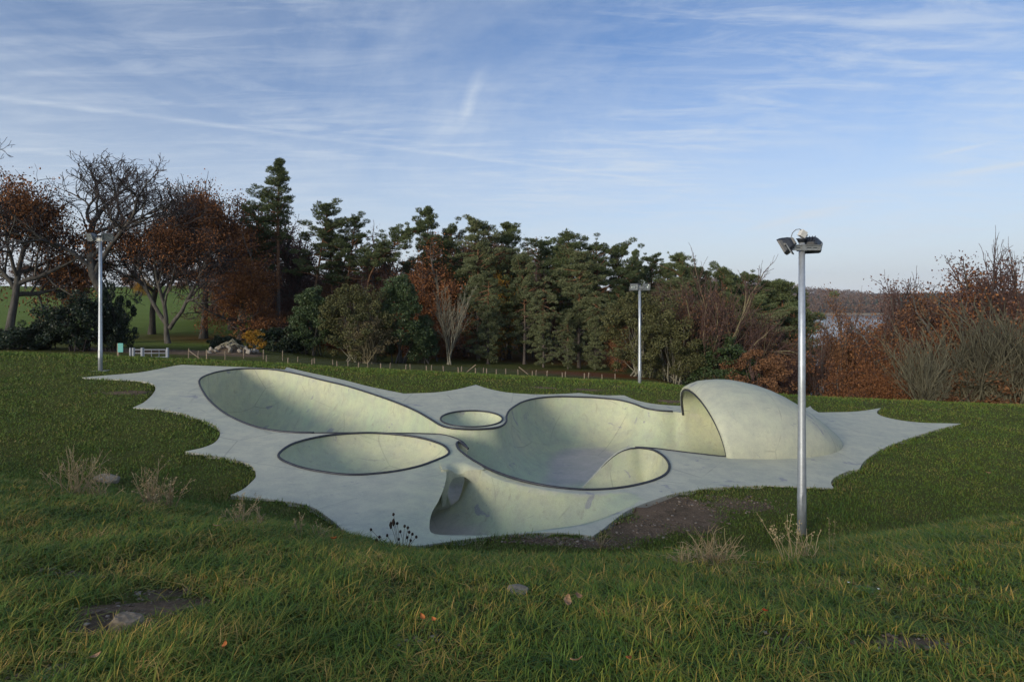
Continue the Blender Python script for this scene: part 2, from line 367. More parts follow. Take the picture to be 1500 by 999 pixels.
# ------------------------------------------------------------------ concrete
def concrete_mat(name, hood=False):
    m, nt, b = new_mat(name, .72, .25)
    tc = N(nt, 'ShaderNodeTexCoord'); O = tc.outputs['Object']
    def attr(n_):
        a = N(nt, 'ShaderNodeAttribute'); a.attribute_name = n_; return a.outputs['Fac']
    big = noise(nt, O, .35, 5, .6); mid = noise(nt, O, 2.2, 6, .65); fine = noise(nt, O, 38, 4, .7)
    base = mix(nt, ramp(nt, big, [(.3, 0), (.7, 1)]), (.515, .515, .385), (.635, .605, .435))
    paint = mix(nt, ramp(nt, big, [(.35, 0), (.65, 1)]), (.46, .545, .33), (.575, .56, .335))
    bare = mix(nt, ramp(nt, mid, [(.3, 0), (.7, 1)]), (.40, .37, .355), (.50, .46, .415))
    pa = attr('paint'); ba = attr('bare')
    pa2 = math_n(nt, 'MULTIPLY', pa, math_n(nt, 'ADD', math_n(nt, 'MULTIPLY', mid, .5), .72), clamp=True)
    c = mix(nt, pa2, base, paint)
    ba2 = math_n(nt, 'MULTIPLY', ba, ramp(nt, mid, [(.2, .5), (.55, 1)]), clamp=True)
    c = mix(nt, ba2, c, bare)
    # worn mottling, streaks of dirt, lilac scraped patches, thin scuffs
    c = mix(nt, ramp(nt, mid, [(.34, .38), (.60, 0)]), c, (.26, .27, .25))
    mp = N(nt, 'ShaderNodeMapping'); mp.inputs['Scale'].default_value = (1, 1, .25); nt.links.new(O, mp.inputs[0])
    st = noise(nt, mp.outputs[0], 5.5, 5, .7, .3)
    c = mix(nt, math_n(nt, 'MULTIPLY', ramp(nt, st, [(.56, 0), (.75, .55)]), math_n(nt, 'ADD', pa, .25), clamp=True), c, (.30, .26, .19))
    mp2 = N(nt, 'ShaderNodeMapping'); mp2.inputs['Scale'].default_value = (.75, 1.5, 1); mp2.inputs['Rotation'].default_value = (0, 0, .5); nt.links.new(O, mp2.inputs[0])
    sc = noise(nt, mp2.outputs[0], 1.15, 6, .62, .8)
    c = mix(nt, ramp(nt, sc, [(.645, 0), (.665, .7)]), c, (.235, .23, .275))
    for rot, sc_, lo in ((.5, 1.6, .71), (1.9, 2.1, .72), (-.4, 1.3, .715)):
        mp3 = N(nt, 'ShaderNodeMapping'); mp3.inputs['Scale'].default_value = (.5, 14, 3); mp3.inputs['Rotation'].default_value = (0, 0, rot)
        nt.links.new(O, mp3.inputs[0]); s_ = noise(nt, mp3.outputs[0], sc_, 2, .5, .6)
        c = mix(nt, ramp(nt, s_, [(lo, 0), (lo + .03, .45)]), c, (.2, .2, .2))
    c = mix(nt, .22, c, ramp(nt, fine, [(.25, (.18, .18, .17)), (.75, (.62, .62, .58))]))
    # broad weathering tones and damp, mossy stains
    blot = noise(nt, O, .9, 7, .7, .4); c = mix(nt, ramp(nt, blot, [(.54, 0), (.74, .30)]), c, (.30, .33, .28))
    speck = noise(nt, O, 9, 6, .75); c = mix(nt, ramp(nt, speck, [(.30, .38), (.44, 0)]), c, (.25, .25, .23)); c = mix(nt, ramp(nt, speck, [(.60, 0), (.74, .3)]), c, (.68, .68, .58))
    # hairline cracks along cell borders, broken up
    vo_ = N(nt, 'ShaderNodeTexVoronoi'); vo_.feature = 'DISTANCE_TO_EDGE'; vo_.inputs['Scale'].default_value = .32; nt.links.new(O, vo_.inputs['Vector'])
    ck = math_n(nt, 'MULTIPLY', ramp(nt, vo_.outputs['Distance'], [(0, 1), (.006, 0)]), ramp(nt, big, [(.46, 0), (.56, .5)])); c = mix(nt, ck, c, (.16, .16, .15))
    nt.links.new(c, b.inputs['Base Color'])
    bp = N(nt, 'ShaderNodeBump'); bp.inputs['Strength'].default_value = .3; bp.inputs['Distance'].default_value = .03
    nt.links.new(math_n(nt, 'ADD', math_n(nt, 'MULTIPLY', fine, .25), mid), bp.inputs['Height']); nt.links.new(bp.outputs[0], b.inputs['Normal'])
    return m
M_conc = concrete_mat('painted_concrete')
M_cope = flat_mat('coping_steel', (.05, .052, .062), .5, .4, .3, .3, 6)

park = empty('skate_bowl', (0, 16, plane_z(0, 16)), 0, 'pale green concrete skate bowl with spiky scalloped edges and a domed hood', 'skate park')
PO = np.array([0, 16, plane_z(0, 16)])
def to_park(v): return np.asarray(v, float) - PO

def build_deck():
    pts = []; edges = []
    def loop(poly):
        o = len(pts); n = len(poly); pts.extend(map(tuple, poly)); edges.extend((o + i, o + (i + 1) % n) for i in range(n))
    for p in (deck_outline, AC, E, Bc, G): loop(p)
    # rings following every rim, then a plain lattice
    def rings(poly, dists, sign):
        t = np.roll(poly, -1, 0) - np.roll(poly, 1, 0); t /= np.linalg.norm(t, axis=1)[:, None] + 1e-9
        area = 0.5 * np.sum(poly[:, 0] * np.roll(poly[:, 1], -1) - np.roll(poly[:, 0], -1) * poly[:, 1])
        n = np.stack([-t[:, 1], t[:, 0]], 1) * (1 if area > 0 else -1)
        res = []
        for d in dists:
            q = poly + n * d * sign
            s, _ = sdf(poly, q[:, 0], q[:, 1])
            res.append(q[np.abs(s) > abs(d) * .93])
        return np.concatenate(res)
    cand = [rings(AC, [.012, .04, .09, .16, .26, .38, .54, .74, .98, 1.3, 1.7, 2.1], 1), rings(AC, [.05, .14], -1),
            rings(E, [.012, .04, .1, .19, .32, .5, .75, 1.05, 1.4], 1), rings(E, [.06, .16], -1), rings(Bc, [.015, .05, .12, .23, .4, .65], 1),
            rings(G, [.02, .06, .13, .23, .36, .52, .72, .95, 1.25, 1.6], 1), rings(G, [.1, .22, .38, .6], -1), rings(deck_outline, [.05], 1)]
    gx, gy = np.meshgrid(np.arange(-18.5, 20.5, .26), np.arange(9.5, 30, .26))
    gx = gx + rng.uniform(-.03, .03, gx.shape); gy = gy + rng.uniform(-.03, .03, gy.shape)
    cand.append(np.stack([gx.ravel(), gy.ravel()], 1))
    seen = set(); keep = []
    def key(p, h): return (int(math.floor(p[0] / h)), int(math.floor(p[1] / h)))
    fixed = set(key(p, .02) for p in pts)
    for ci, arr in enumerate(cand):
        s, _ = sdf(deck_outline, arr[:, 0], arr[:, 1])
        arr = arr[s > .03]
        h = .11 if ci == len(cand) - 1 else .022
        for p in arr:
            k = key(p, h)
            if ci == len(cand) - 1:
                if (k in seen): continue
                near = (key(p, .11)) in coarse
                if near: continue
            else:
                if k in seen or key(p, .02) in fixed: continue
            seen.add(k); keep.append(p)
        if ci == len(cand) - 2:
            coarse = set()
            for p in keep + [np.array(q) for q in pts]:
                k = key(p, .11)
                for a in (-1, 0, 1):
                    for b in (-1, 0, 1): coarse.add((k[0] + a, k[1] + b))
    allp = pts + [tuple(p) for p in keep]
    vo, eo, fo, *_ = delaunay_2d_cdt([Vector(p) for p in allp], edges, [], 0, 1e-4)
    V = np.array([(v.x, v.y) for v in vo]); T = np.array([f for f in fo if len(f) == 3])
    cen = V[T].mean(1)
    so, _ = sdf(deck_outline, cen[:, 0], cen[:, 1]); T = T[so > 0]; cen = V[T].mean(1)
    a = V[T[:, 1]] - V[T[:, 0]]; b = V[T[:, 2]] - V[T[:, 0]]
    flip = (a[:, 0] * b[:, 1] - a[:, 1] * b[:, 0]) < 0
    T[flip] = T[flip][:, ::-1]
    drop, drop_e, paint, bare = deck_drop(V[:, 0], V[:, 1])
    Z = plane_z(V[:, 0], V[:, 1]) - drop
    # the gully undercuts its left lip, like a wave
    sl, _ = sdf(G_LEFT, V[:, 0], V[:, 1], closed=False)
    und = 1.1 * drop * np.exp(-(sl / .6) ** 2) * (sdf(G, V[:, 0], V[:, 1])[0] > .006) * sstep(15.1, 14.6, V[:, 1])
    VX = V[:, 0] - und
    s_ac = sdf(AC, cen[:, 0], cen[:, 1])[0]; s_e = sdf(E, cen[:, 0], cen[:, 1])[0]; s_b = sdf(Bc, cen[:, 0], cen[:, 1])[0]
    reg = np.where(s_ac > 0, 1, np.where(s_e > 0, 2, np.where(s_b > 0, 3, 0)))
    XYZ = to_park(np.stack([VX, V[:, 1], Z], 1))
    for r_, nm in ((0, 'deck'), (1, 'deep_bowl'), (2, 'round_bowl'), (3, 'small_crater')):
        t = T[reg == r_]; used, inv = np.unique(t, return_inverse=True); inv = inv.reshape(t.shape)
        vv = XYZ[used].copy()
        if r_ == 2: vv[:, 2] = plane_z(V[used, 0], V[used, 1]) - drop_e[used] - PO[2]; vv[:, 0] = V[used, 0] - PO[0]
        pp, bb = paint[used].copy(), bare[used]
        if r_ == 0: pass
        else: pp = np.maximum(pp, .35)
        if r_ == 0:
            # paint only reaches the deck beside the gully
            pp = np.where(sdf(G, V[used, 0], V[used, 1])[0] > -1.8, pp, .05)
        me = np_mesh(nm, vv, inv, M_conc, True, {'paint': pp, 'bare': bb})
        if r_ == 0:   # the wave lip of the gully is a real arris
            on = (np.abs(sdf(G, V[used, 0], V[used, 1])[0]) < 2e-3) & (V[used, 0] < -1.25) & (V[used, 1] < 15.2)
            ev = np.empty(len(me.edges) * 2, np.int32); me.edges.foreach_get('vertices', ev); ev = ev.reshape(-1, 2)
            at = me.attributes.new('sharp_edge', 'BOOLEAN', 'EDGE'); at.data.foreach_set('value', on[ev].all(1))
        link(bpy.data.objects.new(nm, me), park)
    # slab edge
    n = len(deck_outline); zz = plane_z(deck_outline[:, 0], deck_outline[:, 1])
    top = np.c_[deck_outline, zz]; bot = np.c_[deck_outline, zz - .4]
    ii = np.arange(n); jj = (ii + 1) % n
    area = 0.5 * np.sum(deck_outline[:, 0] * np.roll(deck_outline[:, 1], -1) - np.roll(deck_outline[:, 0], -1) * deck_outline[:, 1])
    q = np.stack([ii, jj, jj + n, ii + n], 1) if area < 0 else np.stack([jj, ii, ii + n, jj + n], 1)
    me = np_mesh('slab_edge', to_park(np.r_[top, bot]), q, M_conc, False, {'paint': np.zeros(2 * n), 'bare': np.ones(2 * n) * .5})
    link(bpy.data.objects.new('slab_edge', me), park)
build_deck()

def rim_tube(poly, lo, hi, rad, name='coping', closed=False, lift=.012, qs=None, taper=False):
    n = len(poly); idx = [i % n for i in range(lo, hi)]
    p = poly[idx]; q = np.zeros(len(idx)) if qs is None else qs[idx]
    pts = [Vector(to_park((a[0], a[1], plane_z(a[0], a[1]) - d + lift))) for a, d in zip(p, q)]
    if closed: pts.append(pts[0]); pts.append(pts[1])
    rl = [rad] * len(pts)
    if taper:
        for k in range(min(14, len(rl))): rl[k] = rad * (.15 + .85 * k / 14)
    mb = MB(); mb.tube(pts, rl, 8, cap=not closed); return mb.build(name, M_cope, park, True)
rim_tube(E, 0, len(E), .034, closed=True)
rim_tube(Bc, 0, len(Bc), .032, closed=True)
def nearest(poly, p): return int(np.argmin(np.hypot(poly[:, 0] - p[0], poly[:, 1] - p[1])))
i_hood = nearest(AC, on_plane(992, 603.4)); i_tip = nearest(AC, spine_b[2]); i_wing = nearest(AC, on_plane(685.5, 657.5)); i_mid = nearest(AC, on_plane(460, 634.6))
rim_tube(AC, i_mid - ac_n, i_hood, .036)
rim_tube(AC, i_tip, i_wing + 1, .034, qs=ACQ, taper=True)
rim_tube(AC, i_wing, i_mid + 1, .02)
rim_tube(AC, nearest(AC, pocket[-1]), nearest(AC, spine[0]), .02)

# hood: a half dome over the end of the deep bowl
def build_hood():
    us = [0, .03, .08, .14, .2, .28, .36, .45, .54, .62, .7, .77, .83, .88, .92, .955, .98, 1.0]
    nth = 33
    def Hh(u): return np.interp(u, [0, .04, .08, .18, .28, .4, .5, .65, .8, .9, .96, 1], [1.42, 1.56, 1.64, 1.73, 1.74, 1.67, 1.56, 1.26, .83, .48, .24, 0.02])
    def surf(off, umax, lipz):
        rows = []
        for u in us:
            u2 = u * umax; wv = (HW) * math.sqrt(max(0, 1 - u2 ** 2)) - off; wv = max(wv, .02)
            h = max(Hh(u) - off * (1 if u < .9 else .5), .02) if off else Hh(u)
            if off: h = (1.30 + (h - 1.30) * sstep(0, .2, u)) if u < .2 else h
            row = []
            for k in range(nth):
                a = math.pi * k / (nth - 1)
                y = HY + wv * math.cos(a); s_ = math.sin(a)
                x = hood_base_x(y) + u2 * HL - .30 * s_ * (1 - u) ** 2
                z = plane_z(x, y) + h * (max(s_, 0) ** .82) - .06 * (1 - s_)
                row.append((x, y, z))
            rows.append(row)
        return np.array(rows)
    outer = surf(0, 1, 0); inner = surf(.13, .955, 0)
    nu = len(us); V = np.r_[outer.reshape(-1, 3), inner.reshape(-1, 3)]; f = []
    for i in range(nu - 1):
        for k in range(nth - 1):
            a, b, c, d = i * nth + k, i * nth + k + 1, (i + 1) * nth + k + 1, (i + 1) * nth + k
            f.append((a, b, c, d)); o = nu * nth; f.append((a + o, d + o, c + o, b + o))
    o = nu * nth; nv = len(V)
    # rounded lip: one extra row bulging out of the mouth
    lip = (outer[0] + inner[0]) / 2 + np.array([-.05, 0, 0]); V = np.r_[V, lip]
    for k in range(nth - 1):
        f.append((k + 1, k, nv + k, nv + k + 1)); f.append((nv + k + 1, nv + k, o + k, o + k + 1))
    n_out = nu * nth
    paint = np.r_[np.full(n_out, .28), np.full(n_out, 1.0), np.full(nth, .4)]
    me = np_mesh('hood', to_park(V), f, M_conc, True, {'paint': paint, 'bare': np.zeros(len(V))})
    link(bpy.data.objects.new('hood', me), park)
    edge = [Vector(to_park(p)) + Vector((-.01, 0, -.012)) for p in inner[0]]
    mb = MB(); mb.tube(edge, .04, 8); mb.build('coping', M_cope, park, True)
build_hood()

# bridge over the channel between the gully and the deep bowl
def build_bridge():
    front = np.array([(-2.3, 15.6), (-2.0, 14.75), (-1.8, 14.46), (-1.62, 14.52), (-1.45, 14.72), (-1.25, 14.80), (-1.05, 14.74), (-.8, 14.6)])
    poly = np.r_[curve(list(map(tuple, front)), closed=False, plan=True, step=.06), np.array([(-.55, 14.75), (-.5, 16.2), (-1.0, 17.4), (-2.5, 17.9), (-2.6, 16.6)])]
    pts = []; edges = []
    for p in (E, AC, poly):
        o = len(pts); n = len(p); pts.extend(map(tuple, p)); edges.extend((o + i, o + (i + 1) % n) for i in range(n))
    gx, gy = np.meshgrid(np.arange(-2.6, -.4, .07), np.arange(14.4, 18, .07))
    q = np.stack([gx.ravel(), gy.ravel()], 1); q = q[(sdf(poly, q[:, 0], q[:, 1])[0] > .02)]
    vo, eo, fo, *_ = delaunay_2d_cdt([Vector(p) for p in pts + [tuple(p) for p in q]], edges, [], 0, 1e-4)
    V = np.array([(v.x, v.y) for v in vo]); T = np.array([f for f in fo if len(f) == 3]); c = V[T].mean(1)
    T = T[(sdf(poly, c[:, 0], c[:, 1])[0] > 0) & (sdf(E, c[:, 0], c[:, 1])[0] < 0) & (sdf(AC, c[:, 0], c[:, 1])[0] < 0) & (sdf(G, c[:, 0], c[:, 1])[0] > -.12)]
    a = V[T[:, 1]] - V[T[:, 0]]; d = V[T[:, 2]] - V[T[:, 0]]; fl = (a[:, 0] * d[:, 1] - a[:, 1] * d[:, 0]) < 0; T[fl] = T[fl][:, ::-1]
    used, inv = np.unique(T, return_inverse=True); T = inv.reshape(T.shape); V = V[used]; n = len(V)
    P = plane_z(V[:, 0], V[:, 1]); sg, _ = sdf(G, V[:, 0], V[:, 1]); df = sdf(front, V[:, 0], V[:, 1], closed=False)[0]
    over = sstep(0, .34, sg)
    top = P + .004 - .22 * over * np.clip(1 - df / .4, 0, 1) ** 2
    bot = P - .16 - .75 * (1 - circ(sg / .3)) - .12 * over * np.clip(1 - df / .3, 0, 1) ** 2
    W = np.r_[np.c_[V, top], np.c_[V, bot], np.c_[V, top], np.c_[V, bot]]
    f = [tuple(t) for t in T] + [tuple(t[::-1] + n) for t in T]
    cnt = {}
    for t in T:
        for k in range(3): cnt[(t[k], t[(k + 1) % 3])] = 1
    for (p, q2) in list(cnt):
        if (q2, p) not in cnt: f += [(q2 + 2 * n, p + 2 * n, p + 3 * n), (q2 + 2 * n, p + 3 * n, q2 + 3 * n)]
    me = np_mesh('bridge', to_park(W), f, M_conc, True, {'paint': np.full(len(W), .6), 'bare': np.zeros(len(W))})
    link(bpy.data.objects.new('bridge', me), park)
build_bridge()

# ------------------------------------------------------------------ ground sheet
def ground_mat():
    m, nt, b = new_mat('meadow', .95, .05)
    g = N(nt, 'ShaderNodeNewGeometry'); Pn = g.outputs['Position']
    def attr(n_):
        a = N(nt, 'ShaderNodeAttribute'); a.attribute_name = n_; return a.outputs['Fac']
    big = noise(nt, Pn, .22, 5, .6); mid = noise(nt, Pn, 1.6, 6, .65); fine = noise(nt, Pn, 22, 5, .75)
    gr = mix(nt, ramp(nt, big, [(.35, 0), (.65, 1)]), (.066, .082, .016), (.11, .11, .026))
    gr = mix(nt, ramp(nt, mid, [(.3, .0), (.72, .6)]), gr, (.12, .10, .04))
    gr = mix(nt, .5, gr, ramp(nt, fine, [(.3, (.02, .028, .009)), (.7, (.13, .15, .045))]))
    soil = mix(nt, ramp(nt, fine, [(.3, 0), (.7, 1)]), (.13, .088, .058), (.27, .19, .128))
    soil = mix(nt, ramp(nt, mid, [(.45, 0), (.6, .5)]), soil, (.05, .045, .03))
    litter = mix(nt, ramp(nt, fine, [(.3, 0), (.7, 1)]), (.10, .035, .014), (.19, .065, .02))
    field = mix(nt, ramp(nt, big, [(.3, 0), (.7, 1)]), (.115, .165, .034), (.145, .19, .048))
    c = mix(nt, attr('field'), gr, field)
    c = mix(nt, attr('litter'), c, litter)
    df = math_n(nt, 'ADD', attr('soil'), math_n(nt, 'MULTIPLY', math_n(nt, 'SUBTRACT', mid, .5), 1.6))
    c = mix(nt, ramp(nt, math_n(nt, 'MULTIPLY', df, ramp(nt, attr('soil'), [(0, 0), (.15, 1)])), [(.35, 0), (.55, 1)]), c, soil)
    nt.links.new(c, b.inputs['Base Color'])
    bp = N(nt, 'ShaderNodeBump'); bp.inputs['Strength'].default_value = .8; bp.inputs['Distance'].default_value = .06
    nt.links.new(fine, bp.inputs['Height']); nt.links.new(bp.outputs[0], b.inputs['Normal'])
    return m
def blob(x, y, cx, cy, rx, ry, rot=0):
    c, s = math.cos(rot), math.sin(rot); dx, dy = x - cx, y - cy
    u, v = (dx * c + dy * s) / rx, (-dx * s + dy * c) / ry
    return np.clip(1.35 - np.sqrt(u * u + v * v), 0, 1)
def bank_point(px, py):
    """first meeting of a photo ray with the terrain"""
    d = np.linspace(1.5, 60, 6000); X = (px - CX) / F * d; Z = (HOR - py) / F * d
    hit = np.nonzero(Z < terrain(X, d))[0]
    k = hit[0] if len(hit) else len(d) - 1
    return float(X[k]), float(d[k])
SOIL = []
def add_soil(px, py, rx, ry, rot=0, k=1.0): SOIL.append((*bank_point(px, py), rx, ry, rot, k))
add_soil(985, 748, 1.25, 1.15, .5); add_soil(935, 775, .9, .5, .3, .9); add_soil(870, 795, .8, .22, 0, .75); add_soil(1075, 738, 1.2, .5, 0, .6); add_soil(790, 791, .9, .18, 0, .7)
add_soil(205, 893, .36, .2, .5, 1.1); add_soil(168, 918, .24, .13, .3, 1.1); add_soil(232, 872, .2, .1, .3, 1.2)
add_soil(190, 575, 1.5, .5, .3, .65); add_soil(860, 571, .9, .3, 0, .8); add_soil(800, 568, .9, .3, 0, .7); add_soil(905, 566, .4, .2, 0, .8); add_soil(985, 588, 1.2, .4, 0, .7)
add_soil(1330, 940, .3, .12, 0, .75); add_soil(1270, 862, .2, .1, 0, .6); add_soil(105, 842, .2, .08, 0, .6); add_soil(1140, 940, .2, .1, 0, .5); add_soil(75, 985, .25, .1, 0, .6); add_soil(605, 935, .15, .08, 0, .6)
def soil_at(x, y):
    s = np.zeros(np.shape(x))
    for cx, cy, rx, ry, rot, k in SOIL: s = np.maximum(s, blob(x, y, cx, cy, rx, ry, rot) * k)
    # worn track beyond the gate on the left
    u = x / np.maximum(y, 1)
    s = np.maximum(s, .9 * np.exp(-((y - (39.5 + .10 * (x + 25))) / 2.6) ** 2) * sstep(-.80, -.70, u) * sstep(-.40, -.46, u))
    return s
def litter_at(x, y):
    l = blob(x, y, 6.2, 43.5, 5.5, 4.0) * 1.0
    l = np.maximum(l, .75 * blob(x, y, -25, 52, 9, 4)); l = np.maximum(l, .6 * sstep(52, 58, y) * sstep(95, 85, y) * sstep(-.46, -.40, x / np.maximum(y, 1)))
    return np.clip(l, 0, 1)
def graded(a, b, fine, grow, lim_lo, lim_hi):
    m = list(np.arange(a, b + 1e-6, fine)); h = fine
    while m[-1] < lim_hi: h *= grow; m.append(m[-1] + h)
    h = fine
    while m[0] > lim_lo: h *= grow; m.insert(0, m[0] - h)
    return np.array(m)
def build_ground():
    xs = graded(-22, 22, .24, 1.09, -2600, 2600); ys = graded(1.5, 33, .22, 1.08, -400, 3200)
    X, Y = np.meshgrid(xs, ys); Z = terrain(X, Y)
    inner = (np.abs(X) < 24) & (Y > 8) & (Y < 31)
    s = np.full(X.shape, -9.0)
    s[inner] = sdf(deck_outline, X[inner], Y[inner])[0]
    Z = np.where(s > -1.2, plane_z(X, Y) - .015 + (Z - plane_z(X, Y) + .015) * sstep(0, -1.2, s), Z)
    Z = np.where(s > 0, plane_z(X, Y) - .3, Z)
    ny, nx = X.shape; id_ = np.arange(ny * nx).reshape(ny, nx)
    q = np.stack([id_[:-1, :-1], id_[:-1, 1:], id_[1:, 1:], id_[1:, :-1]], -1).reshape(-1, 4)
    sr = s.ravel(); q = q[~(sr[q] > .02).all(1)]
    u = X / np.maximum(Y, 1)
    fld = sstep(-.36, -.44, u) * sstep(42, 47, Y)
    me = np_mesh('ground', np.stack([X, Y, Z], -1), q, ground_mat(), True, {'soil': soil_at(X, Y).ravel(), 'litter': litter_at(X, Y).ravel(), 'field': fld.ravel()})
    tag(link(bpy.data.objects.new('ground', me)), kind='structure')
build_ground()
def grass_z(x, y):
    """height of the ground sheet including its fit to the slab"""
    x = np.asarray(x, float); y = np.asarray(y, float); z = terrain(x, y)
    s = np.full(x.shape, -9.0); k = (np.abs(x) < 24) & (y > 8) & (y < 31)
    if k.any(): s[k] = sdf(deck_outline, x[k], y[k])[0]
    p = plane_z(x, y) - .015
    return np.where(s > -1.2, p + (z - p) * sstep(0, -1.2, s), z), s

# lake and far shore
def build_lake():
    m, nt, b = new_mat('lake_water', .12, .5)
    b.inputs['Base Color'].default_value = (.05, .075, .11, 1)
    tc = N(nt, 'ShaderNodeTexCoord'); bp = N(nt, 'ShaderNodeBump'); bp.inputs['Strength'].default_value = .35; bp.inputs['Distance'].default_value = .5
    nt.links.new(noise(nt, tc.outputs['Object'], .35, 4, .6), bp.inputs['Height']); nt.links.new(bp.outputs[0], b.inputs['Normal'])
    me = np_mesh('lake', [(-2500, 60, -24), (2600, 60, -24), (2600, 3000, -24), (-2500, 3000, -24)], [(0, 1, 2, 3)], m)
    tag(link(bpy.data.objects.new('lake', me)), kind='structure')
build_lake()
# ------------------------------------------------------------------ vegetation: shared meshes
class Skel:
    """branch polylines of one tree"""
    def __init__(s, seed): s.r = random.Random(seed); s.br = []; s.tips = []
    def rot(s, d, ang, az=None):
        a = d.orthogonal().normalized(); az = s.r.uniform(0, 6.283) if az is None else az
        a = Matrix.Rotation(az, 3, d) @ a
        return (Matrix.Rotation(ang, 3, a) @ d).normalized()
    def line(s, p, d, L, r0, r1, n, wob, trop):
        pts = [p.copy()]; rad = [r0]; d = d.copy()
        for i in range(n):
            d = (d + Vector((s.r.gauss(0, wob), s.r.gauss(0, wob), s.r.gauss(0, wob) + trop))).normalized()
            p = p + d * (L / n); pts.append(p.copy()); rad.append(r0 + (r1 - r0) * (i + 1) / n)
        s.br.append((pts, rad)); return pts, rad, d
    def grow(s, p, d, L, r, lvl, P):
        last = lvl == P['lv']
        n = 5 if lvl <= 1 else (4 if lvl == 2 else 3)
        pts, rad, dd = s.line(p, d, L, r, max(r * P.get('taper', .55), .004), n, P['wob'] * (1 + .25 * lvl), P['trop'] if lvl else 0)
        if lvl >= P['lv'] - 1: s.tips.append((pts[-1].copy(), lvl)); s.tips.append((pts[len(pts) // 2].copy(), lvl))
        if last: return
        k = P['n'][min(lvl, len(P['n']) - 1)]
        for i in range(k):
            t = P['t0'][min(lvl, len(P['t0']) - 1)]; t = t + (1 - t) * (i + s.r.uniform(.2, .9)) / k
            f = t * n; a = min(int(f), n - 1); q = pts[a].lerp(pts[a + 1], f - a)
            ax = (pts[a + 1] - pts[a]).normalized()
            c = s.rot(ax, R(s.r.uniform(*P['ang'])), i * 2.4 + s.r.uniform(-.5, .5))
            c.z += P.get('lift', .1); c.normalize()
            s.grow(q, c, L * s.r.uniform(*P['len']) * (1.15 - .5 * t), max(rad[a] * P['rr'] * s.r.uniform(.8, 1.1), .005), lvl + 1, P)
        if lvl < P['lv']:
            s.grow(pts[-1], dd, L * .62, rad[-1] * .95, lvl + 1, P)
def tubes(branches, thick=0.0, only=None):
    V, Q = [], []; o = 0
    for pts, rad in branches:
        if only and not only(rad[0]): continue
        k = 7 if rad[0] > .09 else (5 if rad[0] > .035 else 3)
        P = np.array(pts); n = len(P)
        d = np.gradient(P, axis=0); d /= np.linalg.norm(d, axis=1)[:, None] + 1e-9
        ref = np.array([.3, .9, .2]) if abs(d[0, 1]) < .8 else np.array([.9, .1, .3])
        a = np.cross(d, ref); a /= np.linalg.norm(a, axis=1)[:, None] + 1e-9; b = np.cross(d, a)
        th = np.arange(k) * 2 * math.pi / k
        rr = np.maximum(np.array(rad), thick)[:, None, None]
        ring = P[:, None] + rr * (a[:, None] * np.cos(th)[None, :, None] + b[:, None] * np.sin(th)[None, :, None])
        V.append(ring.reshape(-1, 3))
        i = np.arange(n - 1)[:, None] * k + o; j = np.arange(k)[None]; j2 = (j + 1) % k
        Q.append(np.stack([i + j, i + j2, i + k + j2, i + k + j], -1).reshape(-1, 4)); o += n * k
    return np.concatenate(V), np.concatenate(Q)
def leaf_quads(cen, size, g, aspect=.6, up=0.0, dirs=None):
    n = len(cen); sz = size * g.uniform(.6, 1.3, (n, 1))
    nrm = g.normal(size=(n, 3)); nrm[:, 2] += up; nrm /= np.linalg.norm(nrm, axis=1)[:, None]
    a = np.cross(nrm, g.normal(size=(n, 3))) if dirs is None else dirs + g.normal(size=(n, 3)) * .35
    a /= np.linalg.norm(a, axis=1)[:, None] + 1e-9
    b = np.cross(nrm, a); b /= np.linalg.norm(b, axis=1)[:, None] + 1e-9
    a = a * sz; b = b * sz * aspect
    V = np.stack([cen - a, cen - b * 1.0 + a * .1, cen + a, cen + b + a * .1], 1).reshape(-1, 3)
    return V, np.arange(4 * n).reshape(-1, 4)
def merge(*parts):
    V, Q, o = [], [], 0
    for v, q in parts: V.append(v); Q.append(q + o); o += len(v)
    return np.concatenate(V), np.concatenate(Q)

def bark_mat(name, lo, hi):
    m, nt, b = new_mat(name, .9, .1)
    tc = N(nt, 'ShaderNodeTexCoord'); mp = N(nt, 'ShaderNodeMapping'); mp.inputs['Scale'].default_value = (1, 1, .35); nt.links.new(tc.outputs['Object'], mp.inputs[0])
    n_ = noise(nt, mp.outputs[0], 7, 5, .65); nt.links.new(ramp(nt, n_, [(.3, lo), (.68, hi)]), b.inputs['Base Color'])
    return m
M_oakbark = bark_mat('oak_bark', (.045, .04, .035), (.14, .13, .115))
M_palebark = bark_mat('pale_bark', (.10, .095, .07), (.26, .245, .19))
M_olivebark = bark_mat('olive_bark', (.07, .066, .045), (.17, .16, .11))
M_redtwig = bark_mat('brown_twig', (.06, .035, .03), (.13, .085, .075))
M_darktwig = bark_mat('dark_twig', (.035, .03, .032), (.085, .072, .07))
M_yelbark = bark_mat('mossy_bark', (.12, .10, .055), (.25, .215, .13))
def pine_bark():
    m, nt, b = new_mat('pine_bark', .9, .1)
    tc = N(nt, 'ShaderNodeTexCoord'); sp = N(nt, 'ShaderNodeSeparateXYZ'); nt.links.new(tc.outputs['Object'], sp.inputs[0])
    n_ = noise(nt, tc.outputs['Object'], 5, 5, .65)
    lo = ramp(nt, n_, [(.3, (.06, .05, .045)), (.7, (.14, .12, .105))]); hi = ramp(nt, n_, [(.3, (.10, .055, .032)), (.7, (.21, .115, .065))])
    nt.links.new(mix(nt, ramp(nt, math_n(nt, 'DIVIDE', sp.outputs['Z'], 12), [(.4, 0), (.6, 1)]), lo, hi), b.inputs['Base Color']); return m
M_pinebark = pine_bark()
M_needle = leaf_mat('pine_needles', [(0, (.038, .056, .024)), (.45, (.082, .106, .044)), (.8, (.125, .148, .062)), (1, (.155, .165, .078))])
M_needle_pale = leaf_mat('pale_pine_needles', [(0, (.055, .074, .034)), (.5, (.12, .138, .066)), (.85, (.17, .18, .09)), (1, (.19, .185, .10))])
